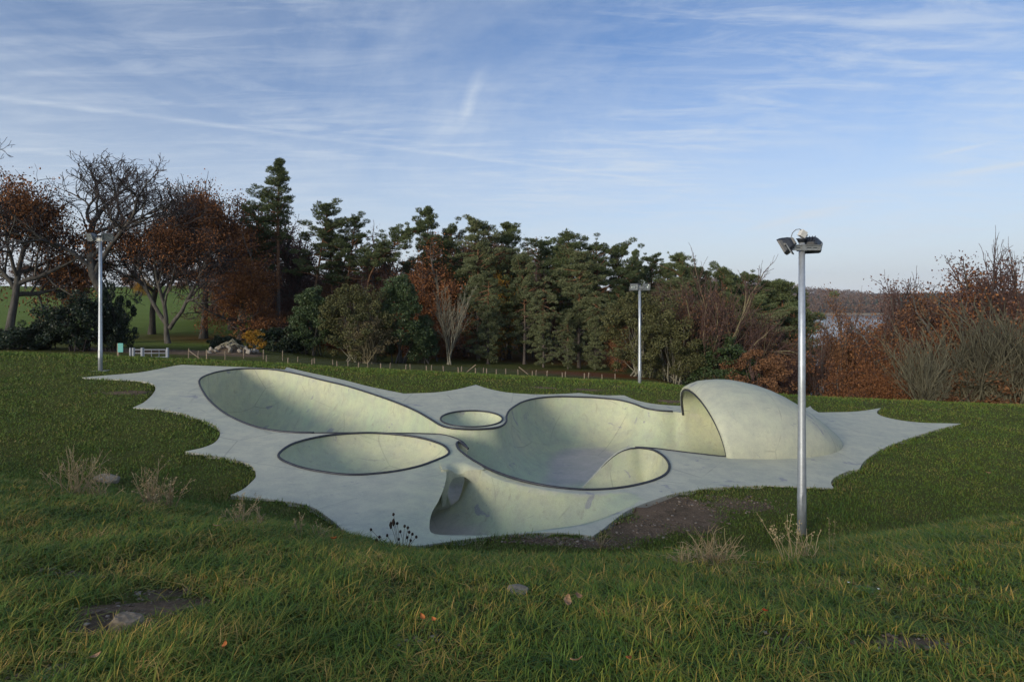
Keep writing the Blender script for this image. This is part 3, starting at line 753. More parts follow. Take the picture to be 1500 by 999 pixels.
M_rust = leaf_mat('rust_leaves', [(0, (.085, .036, .018)), (.5, (.18, .075, .03)), (.85, (.28, .12, .045)), (1, (.33, .155, .06))])
M_orange = leaf_mat('orange_leaves', [(0, (.09, .038, .02)), (.5, (.165, .07, .03)), (1, (.25, .12, .05))])
M_yellow = leaf_mat('yellow_leaves', [(0, (.18, .085, .012)), (.5, (.32, .17, .022)), (1, (.42, .25, .04))])
M_brown = leaf_mat('brown_leaves', [(0, (.07, .036, .022)), (.5, (.15, .075, .038)), (1, (.24, .125, .06))])
M_plum = leaf_mat('plum_leaves', [(0, (.06, .034, .03)), (.5, (.115, .065, .055)), (1, (.17, .10, .08))])
M_holly = leaf_mat('evergreen_leaves', [(0, (.018, .036, .015)), (.5, (.045, .075, .028)), (.9, (.085, .115, .044)), (1, (.12, .14, .06))], .45, .3)
M_olive = leaf_mat('olive_leaves', [(0, (.04, .045, .018)), (.5, (.085, .088, .036)), (1, (.15, .14, .06))])
M_ivy = leaf_mat('ivy_leaves', [(0, (.008, .015, .008)), (.6, (.02, .034, .016)), (1, (.04, .058, .028))], .45, .3)
M_khaki = leaf_mat('khaki_leaves', [(0, (.07, .055, .03)), (.5, (.12, .10, .055)), (1, (.18, .15, .085))])

KIND = {}     # name -> dict(h=height, trunk=mesh, crown=mesh)
def reg(name, h, trunk, crown): KIND[name] = dict(h=h, trunk=trunk, crown=crown)
def norm_h(v): return float(np.percentile(v[:, 2], 99.75))

def broadleaf(name, seed, P, bark, leaf=None, nleaf=0, lsize=.16, lspread=.45, twig=None, thick=.0, lz=0, limb_r=.035):
    s = Skel(seed); g = np.random.default_rng(seed)
    for st in P.get('stems', [((0, 0, 0), (0, 0, 1))]):
        s.grow(Vector(st[0]), Vector(st[1]).normalized(), P['L'] * (st[2] if len(st) > 2 else 1), P['r'] * (st[3] if len(st) > 3 else 1), 0, P)
    for p0, r0 in s.br[:len(P.get('stems', [0]))]: r0[0] *= 1.35
    bt = [b for b in s.br if b[1][0] > limb_r]; tw = [b for b in s.br if b[1][0] <= limb_r]
    tv, tq = tubes(bt)
    parts = []
    if tw: parts.append(tubes(tw, thick))
    if leaf is None:
        V, Q = parts[0]; cm = np_mesh(name + '_crown', V, Q, twig or bark, False)
    else:
        tips = np.array([t[0] for t in s.tips])
        cc = tips[g.integers(0, len(tips), 26)]; rad_ = .11 * float(tips[:, 2].max())
        wt = np.exp(-((tips[:, None] - cc[None]) ** 2).sum(2) / rad_ ** 2).sum(1) ** 1.3 + P.get('even', .12); wt /= wt.sum()
        c = tips[g.choice(len(tips), nleaf, p=wt)] + np.clip(g.normal(size=(nleaf, 3)), -1.5, 1.5) * lspread * np.array([1, 1, .6])
        keep = c[:, 2] > max(.15, lz); c = c[keep]
        lv = leaf_quads(c, lsize, g, .65)
        ntw = sum(len(q) for _, q in parts)
        V, Q = merge(*(parts + [lv])); cm = np_mesh(name + '_crown', V, Q, twig or bark, False); cm.materials.append(leaf)
        mi = np.zeros(len(Q), np.int32); mi[ntw:] = 1; cm.polygons.foreach_set('material_index', mi)
        tv = tv
    reg(name, max(norm_h(V), norm_h(tv)), np_mesh(name + '_trunk', tv, tq, bark, True), cm)

def pine(name, seed, H=14, base=.5, spread=3.2, top='round', lean=0.0, npad=60, needles=95, mat=None, stubs=10, r=.2, arch=0.0, droop=0.0, dens=1.0, curve_=.12, thin_=.2):
    s = Skel(seed); g = np.random.default_rng(seed); rr = s.r
    pts = []; ph = rr.uniform(0, 6)
    for i in range(15):
        t = i / 14
        pts.append(Vector((lean * H * t ** 1.3 + curve_ * math.sin(3.5 * t + ph) * t + arch * max(0, t - .55) ** 1.5 * H, curve_ * math.cos(2.7 * t + ph) * t, H * (t if not arch else (t - .35 * max(0, t - .6) ** 1.4)))))
    rad = [r * (1 - .85 * i / 14) ** .9 + .012 for i in range(15)]; rad[0] *= 1.3
    s.br.append((pts, rad))
    def at(t):
        f = t * 14; i = min(int(f), 13); return pts[i].lerp(pts[i + 1], f - i)
    cen, drs = [], []
    nb = npad
    for k in range(nb):
        t = base + (1 - base) * ((k + rr.random()) / nb)
        q = (t - base) / (1 - base)
        if top == 'round': prof = math.sqrt(max(.06, 1 - (1.5 * q - .55) ** 2)) if q < .97 else .3
        elif top == 'cone': prof = (1 - q) ** .8 * .95 + .1
        else: prof = .55 + .45 * math.sin(3.14 * min(1, q * 1.05))
        az = k * 2.399 + rr.uniform(-.8, .8); p = at(t)
        if rr.random() < thin_: continue
        L = spread * prof * (rr.uniform(.4, 1.2) if top != 'cone' else rr.uniform(.6, 1.15)) * (1 + .38 * math.cos(az - ph)) * (1 + .22 * math.sin(q * 9 + ph))
        el = R(rr.uniform(-24, 40) if top != 'cone' else rr.uniform(-12, 24)) + q * .35 - droop
        d = Vector((math.cos(az) * math.cos(el), math.sin(az) * math.cos(el), math.sin(el)))
        bp, br_, _ = s.line(p, d, L, .035 + .012 * L, .012, 4, .1, .05 - droop * .12)
        m = 4 if L > 1.3 else 3
        for j in range(m):
            c = bp[-1 - min(j, 2)]
            c = c + Vector((rr.gauss(0, .36), rr.gauss(0, .36), rr.gauss(.02, .18))) * 1.0 if q < .86 else c + Vector((0, 0, rr.uniform(-.15, .05)))
            pr = rr.uniform(.2, .62) * (spread / 3.0) ** .4
            n = int(2.5 * needles * dens * (pr / .6) ** 2)
            u = g.normal(size=(n, 3)); u /= np.linalg.norm(u, axis=1)[:, None]; u *= g.uniform(.2, 1, (n, 1)) ** .5
            off = u * np.array([pr, pr, pr * .5]); off[:, 2] += .12 * pr
            cen.append(np.array(c) + off); dd = off * np.array([1, 1, 1.2]) + np.array([0, 0, .35 * pr]); drs.append(dd / (np.linalg.norm(dd, axis=1)[:, None] + 1e-6))
    for k in range(stubs):
        t = rr.uniform(.18, base + .05); az = rr.uniform(0, 6.28); L = rr.uniform(.3, 1.3)
        s.line(at(t), Vector((math.cos(az), math.sin(az), rr.uniform(-.25, .25))), L, .022, .008, 3, .15, 0)
    cen = np.concatenate(cen); drs = np.concatenate(drs)
    lv = leaf_quads(cen, .13, g, .22, .2, drs)
    tv, tq = tubes(s.br)
    reg(name, norm_h(lv[0]), np_mesh(name + '_trunk', tv, tq, M_pinebark, True), np_mesh(name + '_crown', *lv, mat or M_needle))

def shrub(name, seed, W, H, mat, n=9000, lsize=.11, clumps=110, pointed=.0, stems=None, twig=M_oakbark, nst=9, lump=.34, hollow=.45, low=.05):
    g = np.random.default_rng(seed); s = Skel(seed)
    c = g.normal(size=(clumps, 3)); c /= np.linalg.norm(c, axis=1)[:, None]; c *= (hollow + (1 - hollow) * g.random((clumps, 1)) ** .6)
    z = (c[:, 2] * .5 + .5); z = low + (1 - low) * z
    wz = (np.sqrt(np.maximum(.05, 1 - (2 * (z * .86 + .1) - 1) ** 2)) if not pointed else (np.clip(1.05 - z, .03, 1) ** pointed * np.clip(z * 6, .45, 1)))
    den = np.sqrt(np.maximum(1e-3, 1 - c[:, 2] ** 2)); h = np.hypot(c[:, 0], c[:, 1]) / np.maximum(den, .2)
    az = np.arctan2(c[:, 1], c[:, 0]); rad = W / 2 * wz * np.clip(h, .15, 1) * g.uniform(.72, 1.12, clumps)
    cc = np.stack([rad * np.cos(az), rad * np.sin(az), z * H * .95], 1)
    wgt = g.uniform(.5, 1.5, clumps); pick = g.choice(clumps, n, p=wgt / wgt.sum())
    pr = g.uniform(.6, 1.25, clumps) * lump * (W / 3.5) ** .6
    u = g.normal(size=(n, 3)); u /= np.linalg.norm(u, axis=1)[:, None]; u *= g.uniform(.35, 1, (n, 1)) ** .6
    p = cc[pick] + u * pr[pick][:, None] * np.array([1, 1, .8])
    p = p[p[:, 2] > .03]
    lv = leaf_quads(p, lsize, g, .6, .3)
    for k in range(nst):
        q = cc[g.integers(0, clumps)]; b = Vector((g.normal() * W * .06, g.normal() * W * .06, 0)); e = Vector(q) - b
        s.line(b, (e.normalized() + Vector((0, 0, .5))).normalized(), e.length * .95, .03 + .006 * H, .01, 5, .12, .0)
    tv, tq = tubes(s.br)
    reg(name, norm_h(lv[0]), np_mesh(name + '_stems', tv, tq, twig, True), np_mesh(name + '_crown', *lv, mat))

# ---- the kinds
OAK = dict(lv=5, L=4.2, r=.19, wob=.10, trop=.02, n=[5, 4, 4, 3, 3], t0=[.62, .3, .25, .2, .2], ang=(28, 62), len=(.62, .9), rr=.62, lift=.16, taper=.6)
broadleaf('bare_oak', 11, dict(OAK, L=5.6, r=.33, lv=6, n=[4, 3, 3, 3, 2, 2], ang=(22, 50), lift=.16, t0=[.72, .35, .3, .25, .2, .2], len=(.68, .95), wob=.14, rr=.70), M_oakbark, twig=M_darktwig, thick=.013)
broadleaf('leafy_oak', 23, dict(OAK, L=2.6, lv=4, n=[6, 5, 4, 3], ang=(40, 78), len=(.75, 1.05), lift=.05), M_oakbark, M_rust, 22000, .050, .26, M_darktwig)
broadleaf('broad_oak', 31, dict(OAK, L=2.9, lv=4, n=[6, 5, 4, 3], ang=(28, 60), len=(.7, .95), lift=.12), M_oakbark, M_rust, 19000, .048, .25, M_darktwig)
broadleaf('thin_oak', 37, dict(OAK, L=2.9, lv=4, n=[5, 5, 4, 3], ang=(25, 60), len=(.7, 1.0), wob=.14), M_oakbark, M_brown, 6000, .046, .26, M_darktwig, thick=.012)
broadleaf('stem_oak', 41, dict(OAK, L=3.3, r=.13, lv=4, n=[4, 5, 4, 3], ang=(25, 65), len=(.6, .9), wob=.13, t0=[.5, .3, .2], stems=[((0, 0, 0), (-.15, 0, 1), 1, 1.2), ((0, 0, .9), (-.75, .1, .8), 1.25), ((.1, 0, .8), (.5, -.1, .9), .9)]), M_oakbark, M_brown, 10500, .048, .28, M_darktwig, thick=.012)
broadleaf('beech', 53, dict(OAK, even=1.2, L=3.0, r=.2, lv=4, n=[8, 5, 4, 3], ang=(45, 80), len=(.5, .75), t0=[.12, .2, .2], lift=0), M_oakbark, M_rust, 26000, .05, .26, M_redtwig)
broadleaf('young_beech', 59, dict(OAK, even=0.8, L=2.2, r=.1, lv=3, n=[9, 6, 4], ang=(45, 80), len=(.5, .8), t0=[.08, .15, .2], lift=.0), M_oakbark, M_orange, 20000, .042, .22, M_redtwig, limb_r=.02)
broadleaf('thin_beech', 60, dict(OAK, even=1.0, L=2.2, r=.08, lv=3, n=[9, 6, 4], ang=(45, 80), len=(.5, .8), t0=[.08, .15, .2], lift=.0), M_oakbark, M_orange, 7000, .045, .2, M_redtwig, limb_r=.02)
broadleaf('purple_birch', 61, dict(OAK, even=2.0, L=4.0, r=.16, lv=4, n=[8, 6, 4, 3], ang=(18, 42), len=(.4, .62), t0=[.2, .2, .2], lift=.22, wob=.09), M_oakbark, M_plum, 9000, .05, .26, M_redtwig, thick=.010, limb_r=.03)
broadleaf('hazy_birch', 62, dict(OAK, even=4.0, L=3.4, r=.12, lv=4, n=[9, 6, 5, 3], ang=(20, 55), len=(.45, .7), t0=[.12, .15, .2], lift=.15, wob=.09), M_oakbark, M_plum, 24000, .055, .32, M_redtwig, thick=.009, limb_r=.03)
broadleaf('bare_twiggy', 67, dict(OAK, L=2.7, r=.11, lv=4, n=[7, 5, 5, 3], ang=(18, 45), len=(.55, .85), t0=[.15, .15, .2], lift=.2, wob=.08), M_oakbark, twig=M_redtwig, thick=.007, limb_r=.03)
FAN = [((random.Random(k).gauss(0, .15), random.Random(k + 9).gauss(0, .15), 0), (random.Random(k + 3).gauss(0, .42), random.Random(k + 5).gauss(0, .3), 1), random.Random(k + 7).uniform(.75, 1.1)) for k in range(9)]
broadleaf('bare_fan', 71, dict(OAK, L=2.2, r=.055, lv=3, n=[5, 4, 3], ang=(16, 44), len=(.45, .75), t0=[.25, .2, .2], lift=.15, wob=.07, stems=FAN), M_olivebark, twig=M_olivebark, thick=.008, limb_r=.02)
broadleaf('pale_sapling', 73, dict(OAK, L=2.4, r=.05, lv=3, n=[6, 4, 3], ang=(14, 38), len=(.5, .75), t0=[.12, .2, .2], lift=.3, wob=.05, stems=FAN[:4]), M_palebark, twig=M_palebark, thick=.008, limb_r=.022)
WIL = [((random.Random(k + 40).gauss(0, .25), random.Random(k + 49).gauss(0, .2), 0), (random.Random(k + 43).uniform(-.75, .75), random.Random(k + 45).gauss(0, .3), 1), random.Random(k + 47).uniform(.8, 1.1)) for k in range(8)]
broadleaf('bare_willow', 79, dict(OAK, L=3.2, r=.11, lv=4, n=[5, 4, 4, 2], ang=(16, 42), len=(.5, .78), t0=[.3, .2, .2], lift=.14, wob=.09, stems=WIL), M_yelbark, M_brown, 3000, .05, .3, M_redtwig, thick=.010, limb_r=.03)
pine('tall_pine', 101, H=19, base=.55, spread=2.5, top='cone', npad=70, needles=80, stubs=26, r=.24)
pine('crowned_pine', 103, H=14, base=.50, spread=3.4, npad=60, stubs=16, r=.2)
pine('leaning_pine', 107, H=14, base=.48, spread=3.0, npad=50, lean=.16, stubs=14, r=.17)
pine('arching_pine', 109, H=14, base=.62, spread=2.7, npad=50, lean=.22, arch=.9, stubs=10, r=.16)
pine('open_pine', 113, H=13, base=.3, spread=3.2, top='cone', npad=56, stubs=14, r=.18)
pine('full_pine', 127, H=13, base=.14, spread=3.3, top='col', npad=96, needles=80, mat=M_needle_pale, droop=.25, r=.2)
pine('crowned_pine_b', 151, H=14, base=.55, spread=3.2, npad=56, stubs=18, r=.19, curve_=.3)
pine('dense_pine_b', 157, H=13, base=.3, spread=3.3, npad=100, needles=80, r=.2, curve_=.3)
pine('full_pine_b', 163, H=13, base=.2, spread=3.1, top='round', npad=96, needles=80, mat=M_needle_pale, droop=.15, r=.2, curve_=.25)
pine('dense_pine', 131, H=13, base=.2, spread=3.4, npad=98, needles=80, r=.2)
pine('drooping_pine', 137, H=12, base=.08, spread=2.8, top='col', npad=98, needles=78, mat=M_needle_pale, droop=.45, r=.18)
shrub('holly_shrub', 201, 4.0, 5.0, M_holly, 26000, .052, 130, .55)
shrub('olive_shrub', 203, 4.4, 4.8, M_olive, 24000, .05, 120, .0, nst=30, twig=M_palebark)
shrub('dark_conifer', 207, 4.6, 5.6, M_holly, 28000, .052, 150, .7)
shrub('ivy_bush', 211, 5.0, 3.4, M_ivy, 14000, .07, 90, .0, nst=20, twig=M_darktwig, hollow=.2)
shrub('dry_bush', 213, 3.2, 3.6, M_khaki, 6000, .05, 90, .0, nst=60, twig=M_yelbark)
shrub('low_bramble', 217, 3.5, 1.2, M_ivy, 8000, .06, 50, .0, nst=14)
shrub('yellow_bush', 219, 1.5, 1.6, M_yellow, 4000, .04, 36, .0, nst=10, lump=.3)
shrub('brown_thicket', 223, 4.0, 4.0, M_brown, 11000, .055, 90, .0, nst=40, twig=M_redtwig)

VEG_N = {}
ALT = {'crowned_pine': 'crowned_pine_b', 'dense_pine': 'dense_pine_b', 'full_pine': 'full_pine_b'}
def plant(name, kind, px, depth, top, label, cat, group=None, wide=1.0, rz=None, base=None, thin='trunk', x=None, crown_mat=None):
    if kind in ALT and VEG_N.get(kind, 0) % 2: VEG_N[kind] += 1; kind = ALT[kind]
    k = KIND[kind]
    X, Y = at_depth(px, depth) if x is None else (x, depth)
    z0 = gz(X, Y) - .08 if base is None else base
    H = (HOR - top) / F * depth - z0
    sc = H / k['h']
    VEG_N[kind] = VEG_N.get(kind, 0) + 1
    o = empty(name, (X, Y, z0), (VEG_N[kind] * 2.4) if rz is None else rz, label, cat, group)
    o.scale = (sc * wide, sc * wide, sc)
    for nm, key in ((thin, 'trunk'), ('crown', 'crown')):
        me = k[key]
        p = link(bpy.data.objects.new(nm, me), o)
        if key == 'crown' and crown_mat is not None:
            sl = p.material_slots[len(p.material_slots) - 1]; sl.link = 'OBJECT'; sl.material = crown_mat
    return o
# ------------------------------------------------------------------ trees and shrubs where the photo has them
T = plant
# left: oaks between the park and the sloping field
T('oak_tree', 'leafy_oak', 12, 43, 256, 'rust leaved oak with dark trunk at the left edge of the view', 'tree', wide=.72)
T('oak_tree', 'bare_oak', -95, 47, 150, 'leafless oak outside the left edge with only its twigs reaching in', 'tree', wide=.8)
T('oak_tree', 'bare_oak', 172, 46, 222, 'tall leafless oak with spreading crown behind the left floodlight pole', 'tree', wide=1.25, rz=.6)
T('oak_tree', 'stem_oak', 246, 47, 290, 'brown leaved oak with a pale trunk dividing low into three stems', 'tree', wide=.78, rz=0, crown_mat=M_rust)
T('oak_tree', 'broad_oak', 298, 52, 275, 'rust brown oak with single stout dark trunk above the track', 'tree', wide=.72, rz=1.1)
T('oak_tree', 'thin_oak', 222, 54, 318, 'thinly leaved brown oak standing between the leafless oak and the three stemmed oak', 'tree', wide=.8, rz=2.2)
T('beech_tree', 'beech', 352, 52, 345, 'low spreading russet beech behind the rubble heap', 'tree', wide=.85, crown_mat=M_rust)
T('oak_tree', 'thin_oak', 340, 60, 275, 'sparse brown tree between the stout rust oak and the tallest pine', 'tree', wide=.75, rz=.4)
T('evergreen_bush', 'ivy_bush', 118, 37.5, 428, 'dark ivy covered bush at the foot of the left floodlight pole', 'bush', wide=.9, thin='stems')
T('evergreen_bush', 'ivy_bush', 66, 38.5, 462, 'low dark bush left of the ivy bush beside the left pole', 'bush', wide=.95, thin='stems')
T('evergreen_bush', 'ivy_bush', 168, 38.5, 415, 'narrow dark ivy column against the leafless oak trunk', 'bush', wide=.45, thin='stems')
T('evergreen_bush', 'low_bramble', 20, 37, 478, 'dark bramble around the foot of the left edge oak', 'bush', wide=1.0, thin='stems')
T('evergreen_bush', 'low_bramble', 330, 45, 492, 'low dark scrub behind the rubble heap', 'bush', wide=.9, thin='stems')
T('evergreen_bush', 'low_bramble', 415, 46, 478, 'dark scrub at the foot of the tallest pine', 'bush', wide=.8, thin='stems')
T('yellow_bush', 'yellow_bush', 374, 41.5, 484, 'small bright yellow bush beside the rubble heap', 'bush', thin='stems', rz=1)
# tree line at the top of the sloping field
for i, (px, top, kd) in enumerate(((-30, 392, 'thin_oak'), (38, 388, 'broad_oak'), (72, 378, 'beech'), (100, 384, 'broad_oak'), (130, 388, 'beech'), (158, 380, 'broad_oak'), (190, 390, 'beech'), (222, 384, 'thin_oak'), (250, 388, 'broad_oak'), (282, 380, 'beech'), (312, 386, 'broad_oak'), (340, 378, 'beech'))):
    T('field_tree', kd, px, 152 + 4 * (i % 3), top, 'small reddish brown tree in the far row at the top of the sloping field', 'tree', 'trees along the top of the field', wide=1.25)
T('field_tree', 'beech', 207, 120, 400, 'small yellow tree in the field seen under the brown oaks', 'tree', crown_mat=M_yellow)
# the pines on the skyline, left to right
T('pine_tree', 'tall_pine', 408, 56, 233, 'tallest pine of the wood with a narrow tapering top and long bare trunk', 'tree', rz=.3)
T('pine_tree', 'crowned_pine', 378, 57, 285, 'pine with bare slender trunk just left of the tallest pine', 'tree', wide=.8)
T('pine_tree', 'leaning_pine', 452, 57, 291, 'pine leaning to the right immediately right of the tallest pine', 'tree', rz=.15, wide=.95)
T('pine_tree', 'crowned_pine', 487, 59, 318, 'dark crowned pine between the leaning pine and the arching pine', 'tree', wide=.75)
T('pine_tree', 'leaning_pine', 500, 58, 312, 'thin trunked pine with flat top left of the arching pine', 'tree', rz=-.2, wide=.8)
T('pine_tree', 'arching_pine', 523, 57, 324, 'pine whose bent trunk arches over to the right above the russet trees', 'tree', rz=0, wide=.9)
T('pine_tree', 'open_pine', 626, 62, 303, 'pointed open pine rising alone above the russet trees', 'tree', wide=.75)
T('pine_tree', 'crowned_pine', 660, 63, 320, 'round crowned pine right of the pointed open pine', 'tree', wide=.85)
T('pine_tree', 'full_pine', 700, 56, 315, 'tall pale green pine with foliage almost to the ground', 'tree', wide=.85, rz=.4)
T('pine_tree', 'open_pine', 746, 60, 327, 'dark pointed pine right of the tall pale green pine', 'tree', wide=1.0)
T('pine_tree', 'crowned_pine', 790, 66, 348, 'dark pine set back behind the plum brown birch', 'tree', wide=1.0)
T('pine_tree', 'dense_pine', 832, 58, 340, 'broad dense pine forming the highest crown in the middle of the wood', 'tree', wide=.9)
T('pine_tree', 'crowned_pine', 874, 59, 345, 'pine with spreading flat crown right of the broad dense pine', 'tree', wide=.95)
T('pine_tree', 'dense_pine', 908, 61, 352, 'dense pine at the shoulder where the skyline starts to fall', 'tree', wide=.8)
T('spruce_tree', 'open_pine', 930, 70, 366, 'thin spiky spruce top in the dip of the skyline', 'tree', wide=.5)
T('pine_tree', 'crowned_pine', 956, 66, 372, 'pine with see through crown behind the middle floodlight pole', 'tree', wide=.85)
T('pine_tree', 'dense_pine', 996, 63, 371, 'dark pine above the olive shrub right of the middle pole', 'tree', wide=.8)
T('pine_tree', 'crowned_pine', 1026, 66, 381, 'pine between the dark pine and the bare willow', 'tree', wide=.8)
T('pine_tree', 'dense_pine', 1056, 68, 384, 'pine showing its crown above the bare willow', 'tree', wide=.8)
T('pine_tree', 'crowned_pine', 1090, 74, 398, 'pine on the falling skyline right of the bare willow', 'tree', wide=.9)
T('pine_tree', 'dense_pine', 1122, 76, 412, 'dark pine near the lake end of the wood', 'tree', wide=.85)
T('pine_tree', 'open_pine', 1147, 74, 410, 'feathery pointed pine second from the lake end of the wood', 'tree', wide=1.0)
T('pine_tree', 'dense_pine', 1172, 78, 424, 'last pine of the wood beside the lake behind the right pole', 'tree', wide=.8)
T('pine_tree', 'dense_pine', 1106, 66, 432, 'low broad pine below the skyline right of the bare willow', 'tree', wide=.95)
T('pine_tree', 'dense_pine', 1146, 66, 446, 'low pine right of the bare willow with foliage down to the brown thicket', 'tree', wide=.9)
# front pines of the middle
T('pine_tree', 'drooping_pine', 715, 51, 398, 'pale drooping pine in front of the tall pale green pine', 'tree', wide=.9)
T('pine_tree', 'full_pine', 768, 53, 372, 'pale green pine in the middle of the front row with drooping boughs', 'tree', wide=.85, rz=2)
T('pine_tree', 'drooping_pine', 796, 50, 425, 'small drooping pine on the edge of the grass in mid wood', 'tree', wide=.85)
T('pine_tree', 'full_pine', 848, 52, 362, 'pine with orange upper trunk showing between its boughs', 'tree', wide=.95, rz=.9)
T('pine_tree', 'drooping_pine', 872, 50, 428, 'pale drooping pine left of the orange beech', 'tree', wide=.95)
T('pine_tree', 'drooping_pine', 832, 49.5, 462, 'short drooping pine beside the orange leaf litter', 'tree', wide=.8)
T('pine_tree', 'dense_pine', 736, 57, 420, 'dark low pine behind the front row of pale pines', 'tree', wide=.9)
T('pine_tree', 'dense_pine', 905, 54, 412, 'dark green pine directly behind the orange beech', 'tree', wide=.75)
# broadleaved trees in and behind the pines
T('beech_tree', 'beech', 655, 58, 352, 'deep russet beech under the round crowned pine', 'tree', wide=.95)
T('beech_tree', 'beech', 625, 57, 385, 'rust red beech left of the bare pale sapling', 'tree', wide=.9, rz=1)
T('birch_tree', 'purple_birch', 596, 60, 350, 'plum brown birch left of the pointed open pine', 'tree', wide=1.1, rz=.3)
T('birch_tree', 'purple_birch', 793, 56, 366, 'plum brown birch with thin upright twigs in mid wood', 'tree', wide=.7)
T('beech_tree', 'beech', 563, 64, 352, 'orange brown tree behind the arching pine', 'tree', wide=.9)
T('birch_tree', 'purple_birch', 436, 64, 300, 'bare purple brown tree behind the leaning pine', 'tree', wide=1.1)
T('birch_tree', 'purple_birch', 352, 66, 285, 'bare pinkish tree behind the sparse brown tree', 'tree', wide=1.0)
T('beech_tree', 'beech', 540, 58, 408, 'dark plum brown beech under the arching pine', 'tree', wide=1.0, crown_mat=M_plum)
T('beech_tree', 'beech', 470, 60, 395, 'dark brown beech under the leaning pine', 'tree', wide=1.1, crown_mat=M_brown)
T('beech_tree', 'beech', 425, 60, 400, 'dark brown beech behind the tallest pine trunk', 'tree', wide=1.0, crown_mat=M_plum)
T('beech_tree', 'young_beech', 738, 58, 385, 'yellow leaved young beech among the pale pines', 'tree', wide=.4, crown_mat=M_yellow)
T('beech_tree', 'young_beech', 902, 49.5, 452, 'slender orange beech on the edge of the leaf litter', 'tree', wide=.55)
T('beech_tree', 'beech', 955, 59, 418, 'dark red beech behind the head of the middle floodlight pole', 'tree', wide=.9, crown_mat=M_plum)
T('beech_tree', 'young_beech', 640, 51, 470, 'young orange beech behind the bare pale sapling', 'tree', wide=1.0)
def deep_label(px, d, kd, cm):
    look = 'brown undergrowth' if kd == 'brown_thicket' else ('dark pine' if kd == 'dense_pine' else ({'brown_leaves': 'brown', 'rust_leaves': 'rust coloured', 'plum_leaves': 'plum coloured'}[cm.name] + (' oak' if kd == 'broad_oak' else ' beech')))
    marks = ((345, 'the sparse brown tree'), (378, 'the slender trunked pine'), (408, 'the tallest pine'), (452, 'the leaning pine'), (490, 'the flat topped thin pine'), (530, 'the arching pine'), (575, 'the dark pointed evergreen'), (605, 'the plum brown birch'), (640, 'the russet beeches'), (665, 'the round crowned pine'), (695, 'the tall pale green pine'), (725, 'the yellow young beech'), (770, 'the front row pale pine'), (815, 'the broad dense pine'), (865, 'the spreading flat crown'), (895, 'the orange beech'), (940, 'the middle pole'), (975, 'the dark red beech'), (1015, 'the olive shrub'), (1050, 'the bare willow'), (1080, 'the falling skyline'))
    m = min(marks, key=lambda q: abs(q[0] - px))[1]
    return f"{look} {'deep in' if d > 69 else 'just inside'} the wood behind {m}" if kd != 'brown_thicket' else f'brown undergrowth at the foot of the trees near {m}'
for i, (px, d, top, kd, cm) in enumerate(((505, 72, 345, 'beech', M_brown), (580, 74, 362, 'beech', M_rust), (690, 74, 350, 'broad_oak', M_brown), (720, 76, 360, 'broad_oak', M_rust), (765, 76, 358, 'beech', M_brown), (820, 78, 360, 'dense_pine', None), (860, 78, 362, 'dense_pine', None), (935, 80, 388, 'dense_pine', None), (975, 80, 386, 'dense_pine', None), (1010, 82, 392, 'dense_pine', None), (455, 72, 350, 'beech', M_plum), (400, 74, 330, 'broad_oak', M_brown), (1075, 84, 402, 'dense_pine', None), (640, 76, 345, 'dense_pine', None), (545, 78, 365, 'dense_pine', None), (605, 70, 400, 'beech', M_plum), (660, 68, 425, 'beech', M_brown), (780, 64, 430, 'dense_pine', None), (890, 66, 425, 'dense_pine', None), (345, 70, 360, 'beech', M_plum), (375, 70, 395, 'beech', M_brown), (490, 66, 440, 'beech', M_plum), (440, 58, 450, 'brown_thicket', None), (395, 56, 455, 'brown_thicket', None), (560, 62, 450, 'brown_thicket', None), (700, 62, 455, 'dense_pine', None), (1040, 72, 430, 'dense_pine', None), (970, 68, 445, 'dense_pine', None))):
    T('wood_tree', kd, px, d, top, deep_label(px, d, kd, cm), 'tree', 'trees deep inside the wood' if kd != 'brown_thicket' else 'undergrowth in the wood', wide=1.15, crown_mat=cm)
# front shrubs
T('evergreen_shrub', 'holly_shrub', 457, 46, 422, 'dense green holly shrub left of the olive brown shrub behind the fence', 'shrub', wide=1.0, thin='stems')
T('evergreen_shrub', 'olive_shrub', 522, 44.5, 418, 'olive brown twiggy shrub between two dark evergreens behind the fence', 'shrub', wide=.95, thin='stems')
T('evergreen_shrub', 'dark_conifer', 585, 46, 404, 'dark pointed evergreen right of the olive brown shrub', 'shrub', wide=1.0, thin='stems')
T('evergreen_shrub', 'holly_shrub', 622, 47, 462, 'lighter green shrub leaning on the dark pointed evergreen', 'shrub', wide=.9, thin='stems')
T('dry_shrub', 'dry_bush', 540, 43.5, 462, 'tangle of dry brown twigs in front of the olive shrub', 'shrub', wide=1.0, thin='stems')
T('sapling', 'pale_sapling', 657, 47, 410, 'leafless pale sapling with a fan of upright twigs', 'tree', wide=.85)
T('evergreen_shrub', 'olive_shrub', 942, 44, 430, 'large olive green shrub behind the middle floodlight pole', 'shrub', wide=1.05, thin='stems', rz=2)
T('evergreen_shrub', 'olive_shrub', 985, 43.5, 458, 'grey green shrub between the middle pole and the bare willow', 'shrub', wide=.95, thin='stems')
T('willow_tree', 'bare_willow', 1052, 44, 386, 'wide bare willow with pale branches behind the domed hood', 'tree', wide=.74, rz=.3)
T('evergreen_shrub', 'holly_shrub', 1055, 43, 492, 'dark evergreen under the bare willow behind the hood', 'shrub', wide=1.5, thin='stems')
T('willow_tree', 'bare_willow', 1098, 46, 440, 'smaller bare willow right of the wide one', 'tree', wide=.65, rz=1.9)
T('dry_shrub', 'brown_thicket', 1110, 41, 512, 'low brown thicket behind the right end of the hood', 'shrub', wide=1.0, thin='stems')
T('beech_tree', 'young_beech', 1143, 47, 492, 'small russet beech between the last pines and the right pole', 'tree', wide=.7)
T('birch_tree', 'purple_birch', 1160, 45, 470, 'thin pale trunked birch just left of the right floodlight pole', 'tree', wide=.6)
